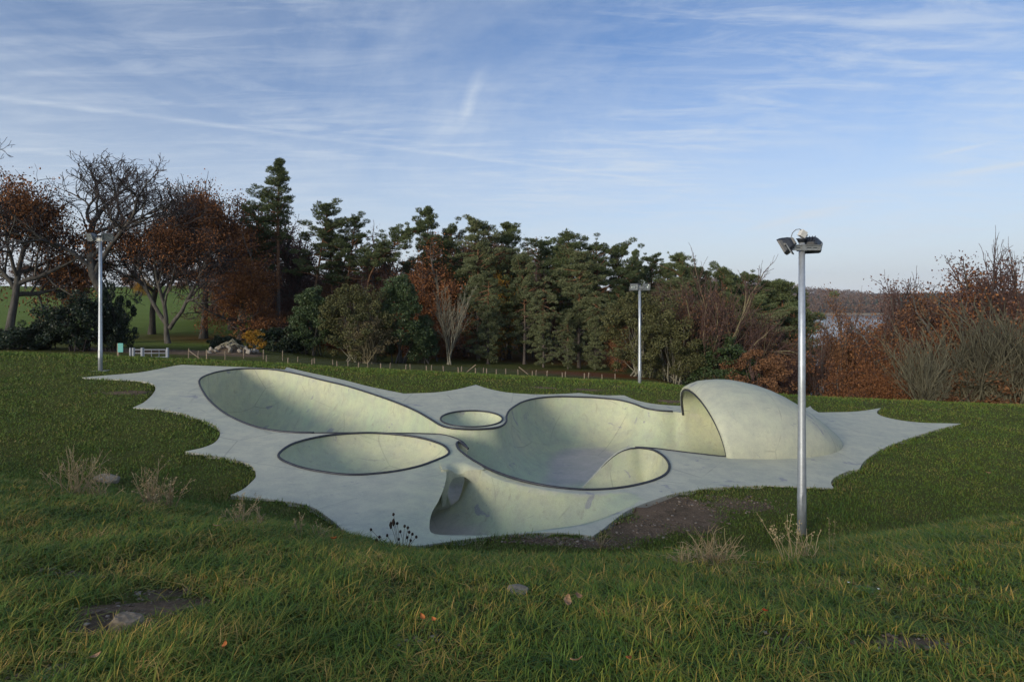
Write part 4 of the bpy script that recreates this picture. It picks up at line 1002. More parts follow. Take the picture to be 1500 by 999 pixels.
# right: beeches and bare bushes in front of the lake
T('birch_tree', 'hazy_birch', 1246, 48, 436, 'muted brown birch at the right side of the gap where the lake shows', 'tree', wide=.7, crown_mat=M_brown)
T('birch_tree', 'purple_birch', 1222, 47, 446, 'thin brown birch standing in the gap where the lake shows', 'tree', wide=.55, crown_mat=M_brown)
T('birch_tree', 'bare_twiggy', 1205, 46, 470, 'sparse brown birch just right of the right floodlight pole', 'tree', wide=.5)
T('beech_tree', 'thin_beech', 1278, 41, 462, 'orange brown beech with the lake showing through it', 'tree', wide=.7, rz=.4)
T('beech_tree', 'thin_beech', 1222, 42, 528, 'low russet bush at the left foot of the lakeside beech', 'tree', wide=.8)
T('birch_tree', 'bare_twiggy', 1306, 46, 412, 'purple brown twiggy birch standing against the lake', 'tree', wide=.75)
T('birch_tree', 'bare_twiggy', 1340, 48, 408, 'second purple brown twiggy birch just left of the tall plum tree', 'tree', wide=.75)
T('birch_tree', 'purple_birch', 1328, 43, 446, 'plum brown birch between the lakeside beech and the bare fan bush', 'tree', wide=.75)
T('beech_tree', 'young_beech', 1300, 38.5, 522, 'small light brown beech sapling at the edge of the lawn', 'tree', wide=.8)
T('bare_bush', 'bare_fan', 1352, 37, 485, 'leafless olive green bush with fanned stems right of the beech sapling', 'bush', wide=.85, thin='stems', rz=.2)
T('bare_bush', 'bare_fan', 1392, 38.5, 478, 'leafless fanned bush between two others on the right', 'bush', wide=.95, thin='stems', rz=2.0)
T('bare_bush', 'bare_fan', 1440, 37.5, 448, 'largest leafless olive grey bush on the right lawn edge', 'bush', wide=.95, thin='stems', rz=3.0)
T('bare_bush', 'bare_fan', 1492, 36.5, 452, 'leafless olive grey bush cut by the right edge of the view', 'bush', wide=.9, thin='stems', rz=4.4)
T('bare_bush', 'bare_fan', 1545, 36, 430, 'leafless bush beyond the right edge of the view', 'bush', wide=1.1, thin='stems')
T('beech_tree', 'young_beech', 1395, 41, 500, 'orange brown beech sapling tucked among the leafless bushes', 'tree', wide=.6)
T('plum_tree', 'beech', 1414, 46, 392, 'tall plum brown tree on the right with dense twigs', 'tree', wide=.8, crown_mat=M_plum)
T('plum_tree', 'beech', 1462, 47, 400, 'rust brown tree right of the tall plum brown tree', 'tree', wide=.85, crown_mat=M_rust)
T('plum_tree', 'beech', 1368, 46, 440, 'rust brown tree in front of the lake left of the tall plum tree', 'tree', wide=.8, crown_mat=M_rust)
T('plum_tree', 'beech', 1520, 46, 405, 'brown tree at the right edge of the view', 'tree', wide=.9, crown_mat=M_brown)
T('birch_tree', 'bare_twiggy', 1452, 44, 352, 'slim leafless tree whose twigs rise highest on the right', 'tree', wide=.6)
T('birch_tree', 'bare_twiggy', 1490, 45, 368, 'leafless tree at the right edge above the rust brown tree', 'tree', wide=.6)
T('dry_shrub', 'brown_thicket', 1470, 39, 520, 'dark brown thicket under the leafless bushes on the right', 'shrub', wide=1.5, thin='stems')
T('dry_shrub', 'brown_thicket', 1410, 39.5, 528, 'brown thicket behind the largest leafless bush', 'shrub', wide=1.4, thin='stems')
T('dry_shrub', 'brown_thicket', 1345, 40, 530, 'brown thicket at the foot of the plum brown birch', 'shrub', wide=1.3, thin='stems')

for px, dp, top, kd, cm, lb in ((1312, 50, 428, 'hazy_birch', None, 'dusky plum birch closing off the lake left of the others'), (1336, 52, 430, 'hazy_birch', None, 'dusky plum birch in the middle of the lakeside row'), (1362, 51, 426, 'hazy_birch', None, 'dusky plum birch beside the rust brown lakeside tree'), (1400, 48, 400, 'hazy_birch', None, 'dense plum tree at the left of the tallest right hand clump'), (1432, 49, 390, 'hazy_birch', None, 'dense plum tree at the top of the right hand clump'), (1482, 50, 402, 'hazy_birch', None, 'dense plum tree near the right edge behind the leafless bushes'),
        (1385, 44, 432, 'beech', M_rust, 'rust brown tree under the dense plum clump'), (1440, 45, 415, 'beech', M_rust, 'rust brown tree behind the largest leafless bush'), (1500, 44, 420, 'beech', M_rust, 'rust brown tree at the right edge behind a leafless bush'), (1340, 43, 470, 'beech', M_brown, 'brown tree low between the lakeside beech and the leafless bushes'), (1322, 44, 478, 'beech', M_rust, 'russet tree behind the lakeside beech'), (1298, 46, 458, 'hazy_birch', M_brown, 'thin brown birch directly behind the lakeside beech')):
    T('lakeside_tree', kd, px, dp, top, lb, 'tree', wide=1.0, crown_mat=cm)
for px, dp, top, kd, cm, lb in ((595, 66, 378, 'dense_pine', None, 'dark pine filling the gap left of the pointed open pine'), (560, 60, 420, 'beech', M_brown, 'brown beech behind the dark pointed evergreen'), (505, 60, 425, 'beech', M_rust, 'rust coloured beech behind the olive brown shrub'), (680, 60, 400, 'dense_pine', None, 'dark pine between the bare sapling and the tall pale green pine'), (715, 64, 372, 'dense_pine', None, 'dark pine behind the tall pale green pine'), (770, 60, 392, 'dense_pine', None, 'dark pine behind the yellow young beech'), (810, 62, 372, 'dense_pine', None, 'dark pine left of the broad dense pine'), (860, 62, 385, 'full_pine', None, 'pale pine between the broad dense pine and the spreading crown'), (925, 60, 398, 'dense_pine', None, 'dark pine left of the middle pole head'), (965, 60, 420, 'full_pine', None, 'pale green pine right of the middle pole head'), (1010, 60, 408, 'full_pine', None, 'pale green pine left of the bare willow crown'), (640, 64, 380, 'dense_pine', None, 'dark pine under the pointed open pine'), (1130, 60, 452, 'full_pine', None, 'low pale pine by the lake end of the wood'), (1165, 62, 450, 'dense_pine', None, 'low dark pine left of the right pole'), (1075, 60, 430, 'dense_pine', None, 'dark pine behind the crown of the bare willow')):
    T('pine_tree' if 'pine' in kd else 'beech_tree', kd, px, dp, top, lb, 'tree', wide=1.15, crown_mat=cm)

for px, dp, top, kd, cm, lb in ((1372, 42, 452, 'beech', M_rust, 'rounded russet tree rising between two leafless bushes'), (1452, 42, 425, 'beech', M_plum, 'rounded plum brown tree just above the largest leafless bush'), (1350, 46, 436, 'beech', M_brown, 'rounded brown tree on the lake side of the leafless bushes'), (1492, 43, 412, 'hazy_birch', M_rust, 'russet birch at the right edge above a leafless bush')):
    T('lakeside_tree', kd, px, dp, top, lb, 'tree', wide=1.0, crown_mat=cm)

# far shore: hills and a wood that reads as one mass
def build_far():
    m, nt, b = new_mat('hill_cover', .95, .05)
    g = N(nt, 'ShaderNodeNewGeometry'); n_ = noise(nt, g.outputs['Position'], .02, 5, .6)
    nt.links.new(ramp(nt, n_, [(.35, (.06, .045, .03)), (.65, (.11, .06, .035))]), b.inputs['Base Color'])
    xs = np.linspace(-200, 2300, 126); ys = np.array([940, 962, 975, 1000, 1060, 1150, 1300, 1500, 1750, 2100, 2600])
    X, Y = np.meshgrid(xs, ys)
    def hz(X, Y):
        h = -25 + 3.2 * sstep(955, 972, Y) + 16 * sstep(975, 1150, Y) + (22 + 10 * np.sin(X / 210. + 1)) * sstep(1150, 1900, Y)
        return h + 46 * np.exp(-(((X - 640) / 240) ** 2)) * sstep(1250, 1750, Y)
    Z = hz(X, Y); ny, nx = X.shape; id_ = np.arange(ny * nx).reshape(ny, nx)
    q = np.stack([id_[:-1, :-1], id_[:-1, 1:], id_[1:, 1:], id_[1:, :-1]], -1).reshape(-1, 4)
    tag(link(bpy.data.objects.new('hills', np_mesh('hills', np.stack([X, Y, Z], -1), q, m, True))), kind='structure')
    sandm = flat_mat('sand', (.24, .19, .13), .9, .1, var=.2, scale=.05)
    mb = MB(); xx = np.linspace(300, 1400, 60)
    vs = [(x, y + 6 * math.sin(x / 37), -24 + dz) for x in xx for y, dz in ((952, -.3), (966, 3.0))]
    mb.add(vs, [(2 * i, 2 * i + 2, 2 * i + 3, 2 * i + 1) for i in range(59)])
    tag(mb.build('shore', sandm), kind='structure')
    gg = np.random.default_rng(5)
    def mass(name, n, y0, y1, x0, x1, mat, hr, wr, per, label, cone):
        x = gg.uniform(x0, x1, n); y = y0 + (y1 - y0) * gg.random(n) ** 1.2; z = hz(x, y); h = gg.uniform(*hr, n); w_ = gg.uniform(*wr, n)
        P = []; u = gg.normal(size=(n, per, 3)); u /= np.linalg.norm(u, axis=2)[..., None]; t = gg.random((n, per))
        rad = (1 - t) * .5 if cone else np.sqrt(np.maximum(.02, 1 - (2 * t - 1) ** 2)) * .5
        P = np.stack([x[:, None] + u[..., 0] * rad * w_[:, None], y[:, None] + u[..., 1] * rad * w_[:, None], z[:, None] + (.05 + .95 * t) * h[:, None]], -1).reshape(-1, 3)
        V, Q = leaf_quads(P, 1.5, gg, .7, .3)
        tag(link(bpy.data.objects.new(name, np_mesh(name, V, Q, mat))), label, 'forest', kind='stuff')
    mass('far_forest', 1700, 976, 1500, 380, 1250, M_far, (11, 18), (8, 13), 34, 'rust brown forest along the far shore of the lake', False)
    mass('far_conifers', 130, 985, 1090, 700, 800, M_farpine, (20, 27), (7, 10), 46, 'dark conifer plantation standing above the far shore', True)
    mass('far_conifers', 60, 985, 1200, 480, 700, M_farpine, (12, 17), (6, 9), 36, 'scattered dark conifers in the rust brown forest across the lake', True)
    mass('far_forest', 700, 1600, 1900, 420, 1000, M_far, (12, 18), (12, 20), 26, 'brown wooded hill behind the last pines', False)
M_far = leaf_mat('far_leaves', [(0, (.07, .052, .04)), (.5, (.13, .082, .055)), (1, (.18, .11, .07))])
M_farpine = leaf_mat('far_needles', [(0, (.025, .045, .035)), (1, (.06, .085, .06))])
build_far()
# ------------------------------------------------------------------ floodlight poles
M_galv = flat_mat('galvanised_steel', (.42, .45, .48), .42, .5, .55, .12, 9)
M_galv_pale = flat_mat('pale_galvanised_steel', (.33, .35, .39), .5, .5, .3, .1, 9)
M_house = flat_mat('dark_housing', (.022, .026, .035), .45, .5, 0, .2, 14)
M_grey_house = flat_mat('grey_housing', (.16, .17, .18), .5, .5, 0, .2, 14)
M_chan = flat_mat('grey_channel', (.24, .25, .25), .5, .4, .4, .15, 20)
M_box = flat_mat('pale_plastic', (.60, .585, .55), .6, .3, 0, .08, 20)
M_cable = flat_mat('grey_cable', (.12, .12, .12), .6, .3)
M_lensrim = flat_mat('lens_rim', (.05, .055, .06), .4, .5)
M_refl = flat_mat('bright_reflector', (.75, .76, .74), .28, .6, .85, .1, 8)
M_dullrefl = flat_mat('dull_reflector', (.20, .215, .22), .4, .5, .3, .1, 8)
M_conc_pad = flat_mat('rough_concrete', (.30, .29, .27), .9, .1, 0, .3, 14)
def glass_mat():
    m, nt, b = new_mat('lamp_glass', .05, .5); b.inputs['Base Color'].default_value = (.75, .80, .82, 1)
    b.inputs['Transmission Weight'].default_value = .85; b.inputs['IOR'].default_value = 1.45; return m
M_glass = glass_mat()
def head(parent, loc, yaw, tilt, w_=.40, h_=.33, dep=.20, house=None, refl=None):
    house = house or M_house
    Mx = Matrix.Translation(loc) @ Matrix.Rotation(yaw, 4, 'Z') @ Matrix.Rotation(tilt, 4, 'Y')
    mb = MB()
    def ring(x, ww, hh, c=.16):
        cx, cy = ww / 2, hh / 2; k = c * min(ww, hh)
        return [Mx @ Vector((x, y, z)) for y, z in ((-cx + k, -cy), (cx - k, -cy), (cx, -cy + k), (cx, cy - k), (cx - k, cy), (-cx + k, cy), (-cx, cy - k), (-cx, -cy + k))]
    rs = [ring(-dep, w_ * .55, h_ * .5), ring(-dep * .8, w_ * .72, h_ * .68), ring(-dep * .25, w_ * .95, h_ * .95), ring(0, w_, h_, .1), ring(.035, w_, h_, .1), ring(.035, w_ * .88, h_ * .86, .1), ring(-.01, w_ * .86, h_ * .84, .1)]
    vs = [p for r_ in rs for p in r_]; fs = [tuple(range(8))[::-1]]
    for i in range(len(rs) - 1): fs += [(i * 8 + k, i * 8 + (k + 1) % 8, (i + 1) * 8 + (k + 1) % 8, (i + 1) * 8 + k) for k in range(8)]
    mb.add(vs, fs)
    for k in range(5):
        y = (k - 2) * w_ * .13
        q = [Mx @ Vector(p) for p in ((-dep * 1.18, y - .006, -h_ * .2), (-dep * .5, y - .006, -h_ * .2), (-dep * .5, y + .006, -h_ * .2), (-dep * 1.18, y + .006, -h_ * .2), (-dep * 1.18, y - .006, h_ * .2), (-dep * .5, y - .006, h_ * .2), (-dep * .5, y + .006, h_ * .2), (-dep * 1.18, y + .006, h_ * .2))]
        mb.add(q, [(0, 3, 2, 1), (4, 5, 6, 7), (0, 1, 5, 4), (1, 2, 6, 5), (2, 3, 7, 6), (3, 0, 4, 7)])
    o = mb.build('floodlight', house, parent)
    g = MB(); g.add(ring(.02, w_ * .875, h_ * .855, .1), [tuple(range(8))]); g.build('glass', M_glass, o)
    r_ = MB(); a = ring(.012, w_ * .82, h_ * .8, .1); b = ring(-dep * .55, w_ * .36, h_ * .3, .2)
    r_.add(a + b, [(k, (k + 1) % 8, 8 + (k + 1) % 8, 8 + k) for k in range(8)] + [tuple(range(8, 16))]); r_.build('reflector', refl or M_refl, o, True)
    y_ = MB()
    for sgn in (-1, 1):
        y_.tube([Mx @ Vector((-dep * .4, sgn * (w_ / 2 + .012), 0)), Mx @ Vector((-dep * .4, sgn * (w_ / 2 + .012), -h_ * .62))], .012, 6)
    y_.tube([Mx @ Vector((-dep * .4, -(w_ / 2 + .012), -h_ * .62)), Mx @ Vector((-dep * .4, (w_ / 2 + .012), -h_ * .62))], .012, 6); y_.build('yoke', M_chan, o)
    kn = MB(); kn.tube([Mx @ Vector((-dep * .3, w_ / 2, 0)), Mx @ Vector((-dep * .3, w_ / 2 + .05, 0))], .022, 8); kn.build('knob', house, o)
    return o
def light_pole(px, py, depth, top, label, r0, r1, heads, mat, house=None, box=True, span=.36, pad=True, hs=1.0, refl=None):
    X, Y = at_depth(px, depth); z = (HOR - py) / F * depth; H = (HOR - top) / F * depth - z
    o = empty('floodlight_pole', (X, Y, z), 0, label, 'floodlight', 'floodlight poles round the skate park')
    mb = MB(); mb.tube([(0, 0, -.3), (0, 0, .9), (0, 0, .91), (0, 0, H * .5), (0, 0, H)], [r0, r0, r0 * .97, (r0 + r1) * .48, r1], 18); mb.build('pole', mat, o, True)
    cp = MB(); cp.tube([(0, 0, H - .02), (0, 0, H + .03), (0, 0, H + .06)], [r1 * 1.15, r1 * 1.5, r1 * 1.9], 14); cp.build('cap', M_house, o, True)
    dr = MB(); dr.box((0, -r0 * .97, .75), (r0 * .9, .015, .32)); dr.build('hatch', mat, o)
    br = MB()
    zb = H - .13
    for s_ in (-1, 1):
        br.box((s_ * span / 2, -r1 - .012, zb), (span * .92, .012, .105)); br.box((s_ * span / 2, -r1 - .03, zb + .05), (span * .92, .04, .010)); br.box((s_ * span / 2, -r1 - .03, zb - .05), (span * .92, .04, .010))
    br.box((0, -r1 - .02, zb), (.09, .03, .13)); b = br.build('bracket', M_chan, o)
    for s_ in (-1, 1):
        for k in range(2):
            sl = MB(); sl.box((s_ * span * (.3 + .33 * k), -r1 - .0195, zb), (span * .22, .004, .018)); sl.build('slot', M_house, b)
    for (hx, hy, hz, yaw, tilt) in heads: head(o, Vector((hx, hy, H + hz)), yaw, tilt, .40 * hs, .33 * hs, .20 * hs, house, refl)
    if box:
        jb = MB(); jb.box((.005, -.02, H + .15), (.13, .09, .13), Matrix.Rotation(.5, 3, 'Y') @ Matrix.Rotation(.3, 3, 'Z')); j = jb.build('junction_box', M_box, o)
        gl = MB(); gl.tube([(.07, -.02, H + .14), (.10, -.03, H + .11)], .018, 8); gl.build('gland', M_cable, j)
        cb = MB(); cb.tube([Vector((-.23 + .02, -.03, H - .05)), Vector((-.235, -.03, H + .06)), Vector((-.20, -.03, H + .17)), Vector((-.13, -.03, H + .235)), Vector((-.05, -.03, H + .245)), Vector((-.01, -.03, H + .2))], .008, 6); cb.build('cable', M_cable, o, True)
    if pad:
        pd = MB(); pd.box((.0, 0, -.02), (.62, .55, .12), Matrix.Rotation(.2, 3, 'Z')); pd.build('footing', M_conc_pad, o)
    return o
light_pole(1174.5, 790, 11.6, 354, 'tall nearby floodlight pole with two black lamps on the right in front of the hood', .086, .058,
           [(-.36, .02, -.10, math.pi - .55, R(28)), (.26, .16, -.10, R(52), R(48))], M_galv)
light_pole(147, 544, 25.1, 347, 'left floodlight pole with grey lamps standing on the grass by the leafless oak', .085, .058,
           [(-.38, -.10, -.02, R(-115), R(20)), (.38, -.10, -.02, R(-60), R(20))], M_galv, M_grey_house, box=False, span=.36, pad=True, hs=1.0, refl=M_dullrefl)
light_pole(937, 569, 29.5, 417, 'distant middle floodlight pole whose two lamps shine pale against the dark pines', .085, .06,
           [(-.31, -.12, -.12, R(-95), R(12)), (.31, -.12, -.12, R(-80), R(12))], M_galv, M_grey_house, box=False, span=.28, hs=1.02)

# ------------------------------------------------------------------ fences, gate, sign, rubble
M_post = flat_mat('weathered_wood', (.27, .21, .15), .9, .1, 0, .3, 8)
M_wire = flat_mat('fence_wire', (.12, .12, .12), .5, .4, .3)
def fence(posts, label, seed, brace=()):
    r = random.Random(seed); x0, y0 = at_depth(posts[0][0], posts[0][2])
    o = empty('wire_fence', (x0, y0, gz(x0, y0)), 0, label, 'fence'); O = Vector(o.location); tops = []
    for px, top, d in posts:
        x, y = at_depth(px, d); zt = (HOR - top) / F * d; zg = gz(x, y); zt = max(zt, zg + .35); zt = min(zt, zg + 1.7); rd = r.uniform(.026, .04)
        mb = MB(); lx, ly = r.gauss(0, .03), r.gauss(0, .02)
        mb.tube([Vector((x, y, zg - .2)) - O, Vector((x + lx * .5, y + ly, zt - .06)) - O, Vector((x + lx, y + ly, zt)) - O], [rd, rd, rd * .45], 7); mb.build('post', M_post, o)
        tops.append((Vector((x, y, zg)), zt - zg))
    for px, d, s_ in brace:
        x, y = at_depth(px, d); zg = gz(x, y); mb = MB(); mb.tube([Vector((x, y, zg + .5)) - O, Vector((x + s_ * .6, y, zg + .02)) - O], .03, 7); mb.build('brace', M_post, o)
    for f in (.9, .66, .42, .2):
        mb = MB(); mb.tube([p + Vector((0, -.05, h * f)) - O for p, h in tops], .0035, 3); mb.build('wire', M_wire, o)
A_ = [(357, 510), (386, 512), (414, 513), (436, 523), (461, 526), (488, 527), (510, 528), (539, 531), (571, 532), (601, 535), (632, 537), (650, 538), (676, 539.5), (708, 541.5), (741, 542), (759, 543), (785, 545), (801, 547), (828, 548.5), (862, 551), (901, 554)]
B_ = [(276, 510), (290, 514), (303, 512), (330, 514), (390, 520), (422, 525), (457, 527), (494, 529), (525, 532), (558, 532.5), (594, 534), (625, 537), (672, 539.5), (697, 540), (713, 540), (727, 541.5), (780, 545.5), (824, 548), (856, 551.5), (882, 553)]
fence([(p, t, 36.5 + 1.5 * (p - 357) / 544) for p, t in A_], 'farther line of wooden posts and wire below the crest in front of the wood', 3, ((697, 37.4, -1), (760, 37.6, 1)))
fence([(p, t, 33.5 + 1.2 * (p - 276) / 606) for p, t in B_], 'nearer line of wooden posts and wire starting by the gate', 4, ((276, 33.5, 1.1),))
def gate():
    d = 34.0
    def P(px, dz): x, y = at_depth(px, d); return Vector((x, y, gz(x, y) + dz))
    zt = (HOR - 511) / F * d; x, y = at_depth(195, d); H = zt - gz(x, y)
    o = empty('field_gate', P(195, 0), 0, 'galvanised metal field gate between posts by the turquoise sign', 'gate'); O = Vector(o.location)
    lv = Vector((0, 0, 0))
    def Q(px, h): x, y = at_depth(px, d); return Vector((x, y, O.z + h)) - O
    for px, rd in ((191, .06), (195.5, .075), (208.6, .09), (245.5, .075)):
        mb = MB(); mb.tube([Q(px, -.5), Q(px, H + .06)], rd, 10); mb.build('post', M_galv_pale, o)
    for (a, b, nm) in ((197, 207, 'small_leaf'), (211, 243, 'leaf')):
        fr = MB()
        fr.tube([Q(a, H - .95), Q(a, H - .05)], .025, 6); fr.tube([Q(b, H - .95), Q(b, H - .05)], .025, 6); fr.tube([Q(a, H - .05), Q(b, H - .05)], .025, 6); fr.tube([Q(a, H - .95), Q(b, H - .95)], .025, 6)
        f_ = fr.build(nm, M_galv_pale, o)
        for k in range(3):
            mb = MB(); h = H - .26 - .22 * k; mb.tube([Q(a, h), Q(b, h)], .02, 6); mb.build('rail', M_galv_pale, f_)
        if nm == 'leaf':
            for px in (222, 233):
                mb = MB(); mb.tube([Q(px, H - .94), Q(px, H - .06)], .016, 6); mb.build('upright', M_galv_pale, f_)
gate()
def sign():
    d = 32.5; x, y = at_depth(175, d); zt = (HOR - 503) / F * d; zg = gz(x, y)
    o = empty('info_sign', (x, y, zg), R(8), 'small turquoise notice board on a wooden post left of the gate', 'sign')
    mb = MB(); mb.box((-.06, 0, (zt - zg) / 2 - .1), (.09, .09, zt - zg + .2)); mb.build('post', M_post, o)
    mb = MB(); mb.box((.08, -.06, zt - zg - .24), (.27, .025, .5)); mb.build('board', flat_mat('turquoise_paint', (.14, .42, .38), .5, .3, 0, .1, 6), o)
sign()
def rock_mesh(name, seed, s, mat, sub=2, flat=.7):
    import bmesh
    bm = bmesh.new(); bmesh.ops.create_icosphere(bm, subdivisions=sub, radius=1); g = random.Random(seed)
    pl = [Vector((g.gauss(0, 1), g.gauss(0, 1), g.gauss(0, .8))).normalized() for _ in range(9)]; of = [g.uniform(.55, .95) for _ in pl]
    for v in bm.verts:
        for p, q in zip(pl, of):
            t = v.co.dot(p)
            if t > q: v.co -= p * (t - q) * .9
        v.co += Vector((g.gauss(0, .025), g.gauss(0, .025), g.gauss(0, .025)))
        v.co = Vector((v.co.x * s[0], v.co.y * s[1], v.co.z * s[2]))
    me = bpy.data.meshes.new(name); bm.to_mesh(me); bm.free(); me.materials.append(mat); return me
M_rock = flat_mat('pale_rock', (.30, .27, .23), .9, .1, 0, .35, 5)
M_rock2 = flat_mat('grey_rock', (.22, .195, .155), .9, .1, 0, .4, 11)
def rubble():
    r = random.Random(6); d = 41; x, y = at_depth(340, d); z = gz(x, y); ztop = (HOR - 493) / F * d
    o = empty('rubble_heap', (x, y, z), 0, 'heap of pale rocks and broken branches beside the track behind the fence', 'rubble'); Hh = max(.6, (ztop - z) * .8)
    hp = MB()
    n = 16; vs = [(0, 0, Hh * .72)] + [(math.cos(a) * rr_ * 1.45 * r.uniform(.85, 1.1), math.sin(a) * rr_, h * Hh) for rr_, h in ((.5, .6), (.95, .25), (1.3, -.1)) for a in np.linspace(0, 6.283, n + 1)[:-1]]
    fs = [(0, 1 + k, 1 + (k + 1) % n) for k in range(n)] + [(1 + i * n + k, 1 + (i + 1) * n + k, 1 + (i + 1) * n + (k + 1) % n, 1 + i * n + (k + 1) % n) for i in range(2) for k in range(n)]
    hp.add(vs, fs); hp.v = [(x_ * 1.15, y_, z_ * .62) for x_, y_, z_ in hp.v]; hp.build('soil_mound', flat_mat('bare_soil', (.12, .09, .065), .95, .05, 0, .3, 6), o, True)
    for k in range(46):
        a, q = r.uniform(0, 6.28), r.uniform(0, 1); rx = r.uniform(.10, .30)
        me = rock_mesh('rock', 30 + k, (rx, rx * .8, rx * .6), M_rock if k % 3 else M_rock2, 1)
        p = bpy.data.objects.new('rock', me); link(p, o); p.location = (math.cos(a) * q * 1.95, math.sin(a) * q * 1.1 - .25, Hh * (.60 - .52 * q) + .05); p.rotation_euler = (r.random(), r.random(), r.random() * 6)
    for k in range(4):
        a = r.uniform(-.5, .5); mb = MB(); x0 = r.uniform(-.2, .7)
        mb.tube([(x0 - .5, -.5, Hh * .62), (x0, -.55, Hh * .75 + .1 * k), (x0 + .6, -.6 + a, Hh * .35)], [.07, .06, .03], 7); mb.build('branch', M_palebark, o, True)
rubble()

# ------------------------------------------------------------------ foreground stones, weeds, leaves
def stone(px, py, s, label, seed, mat, sink=.35, rz=0):
    x, y = bank_point(px, py); o = bpy.data.objects.new('stone', rock_mesh('stone', seed, s, mat, 3)); link(o)
    o.location = (x, y, gz(x, y) + s[2] * (1 - 2 * sink)); o.rotation_euler = (.1, .05, rz); tag(o, label, 'stone', 'stones in the grass'); return o
M_stone = flat_mat('lichen_stone', (.20, .165, .125), .92, .1, 0, .45, 18)
stone(186, 922, (.085, .065, .07), 'angular grey stone lying in the bare soil patch at lower left', 8, M_stone, .25, .4)
stone(160, 706, (.30, .22, .12), 'large flat stone beside the dry weed at the left brow of the bank', 12, M_rock2, .25, .2)
stone(757, 868, (.09, .06, .03), 'small flat pale stone sunk in the grass below the bare dirt', 15, M_rock2, .25, .1)
stone(203, 872, (.016, .013, .012), 'tiny white pebble in the soil patch at lower left', 19, M_rock, .2)
def crumbs():
    import bmesh
    g = np.random.default_rng(23); V, Q = [], []; o = 0
    for cx, cy, rx, ry, rot, k in SOIL:
        n = int(min(260, 420 * rx * ry * math.pi) + 25) if cy < 14 else 0
        for _ in range(n):
            a, q = g.uniform(0, 6.283), math.sqrt(g.random()) * 1.15; u, v = rx * q * math.cos(a), ry * q * math.sin(a)
            x = cx + u * math.cos(rot) - v * math.sin(rot); y = cy + u * math.sin(rot) + v * math.cos(rot)
            zz, s = grass_z(np.array([x]), np.array([y]))
            if s[0] > -.05: continue
            r_ = (.004 + .012 * g.random() ** 3) * (.55 + .11 * y); c8 = np.array([(i, j, l) for l in (-.5, 1) for i, j in ((-1, -1), (1, -1), (1, 1), (-1, 1))]) * r_ * g.uniform(.55, 1.2, (8, 3)) * np.array([1, 1, .7])
            V.append(c8 + np.array([x, y, zz[0]])); Q += [(o, o + 3, o + 2, o + 1), (o + 4, o + 5, o + 6, o + 7), (o, o + 1, o + 5, o + 4), (o + 1, o + 2, o + 6, o + 5), (o + 2, o + 3, o + 7, o + 6), (o + 3, o, o + 4, o + 7)]; o += 8
    m = leaf_mat('soil_crumb', [(0, (.07, .05, .035)), (.8, (.20, .145, .10)), (1, (.34, .29, .23))])
    tag(link(bpy.data.objects.new('soil_crumbs', np_mesh('soil_crumbs', np.concatenate(V), Q, m))), 'crumbs of earth and grit on the bare soil patches', 'soil', kind='stuff')
crumbs()
M_dry = leaf_mat('dry_stem', [(0, (.21, .15, .085)), (.5, (.36, .275, .155)), (1, (.47, .38, .225))])
M_straw = leaf_mat('straw', [(0, (.22, .17, .09)), (.5, (.34, .27, .15)), (1, (.42, .35, .21))])
M_seed = leaf_mat('dark_seed', [(0, (.012, .009, .008)), (1, (.04, .03, .024))])
M_rosette = leaf_mat('rosette_leaf', [(0, (.05, .10, .022)), (1, (.10, .16, .035))])
def weed(px, py, H, W, n, label, seed, mat, heads=0, hmat=None, hsize=.012, side=4, name='dry_weed', cat='weed', droop=.0, rad=.006, group=None, dep=None):
    s = Skel(seed); r = s.r; g = np.random.default_rng(seed)
    if dep is None: x, y = bank_point(px, py)
    else: x, y = at_depth(px, dep)
    tips = []
    for k in range(n):
        az = r.uniform(0, 6.28); lean = r.uniform(0, 1) * W / H
        d = Vector((math.cos(az) * lean, math.sin(az) * lean, 1)).normalized(); L = H * r.uniform(.55, 1.05)
        pts, rd, dd = s.line(Vector((r.gauss(0, W * .12), r.gauss(0, W * .12), -.02)), d, L, rad, rad * .5, 6, .09, -droop)
        tips.append(pts[-1]); tips.append(pts[-2])
        for j in range(side):
            i = r.randint(2, 5); c = s.rot((pts[i + 1] - pts[i]).normalized(), R(r.uniform(20, 55)))
            p2, _, _ = s.line(pts[i], c, L * r.uniform(.12, .32), rad * .6, rad * .35, 3, .12, .03); tips.append(p2[-1]); tips.append(p2[-2])
    o = empty(name, (x, y, gz(x, y)), 0, label, cat, group)
    V, Q = tubes(s.br); link(bpy.data.objects.new('stems', np_mesh('stems', V, Q, mat)), o)
    if heads:
        t = np.array(tips)[g.integers(0, len(tips), heads)] + g.normal(size=(heads, 3)) * hsize * .9
        lv = leaf_quads(t, hsize, g, .6); tag(link(bpy.data.objects.new('seed_heads', np_mesh('seed_heads', *lv, hmat or mat)), o), kind='stuff')
    return o
weed(112, 712, .80, .55, 26, 'bushy dry tan weed at the left brow beside the flat stone', 1, M_dry, 260, None, .012, dep=8.9)
weed(150, 712, .62, .5, 12, 'thin dry weed leaning right over the flat stone', 2, M_dry, 160, None, .011, dep=8.9)
weed(222, 735, .66, .36, 22, 'dry tan weed with upright twigs right of the flat stone', 3, M_dry, 220, None, .012, dep=8.4)
weed(250, 735, .5, .4, 16, 'low spreading dry weed beside the upright tan one', 4, M_dry, 260, None, .012, dep=8.4)
weed(352, 792, .40, .30, 12, 'dry weed on the brow in front of the third scallop of concrete', 5, M_dry, 240, None, .010, dep=7.3)
weed(378, 785, .30, .2, 8, 'thin pale weed between the brow weeds left of centre', 6, M_straw, 120, None, .009, dep=7.3)
weed(440, 772, .30, .12, 6, 'few slender seed stalks rising before the front of the concrete slab', 7, M_straw, 110, None, .009, 1, dep=7.0)
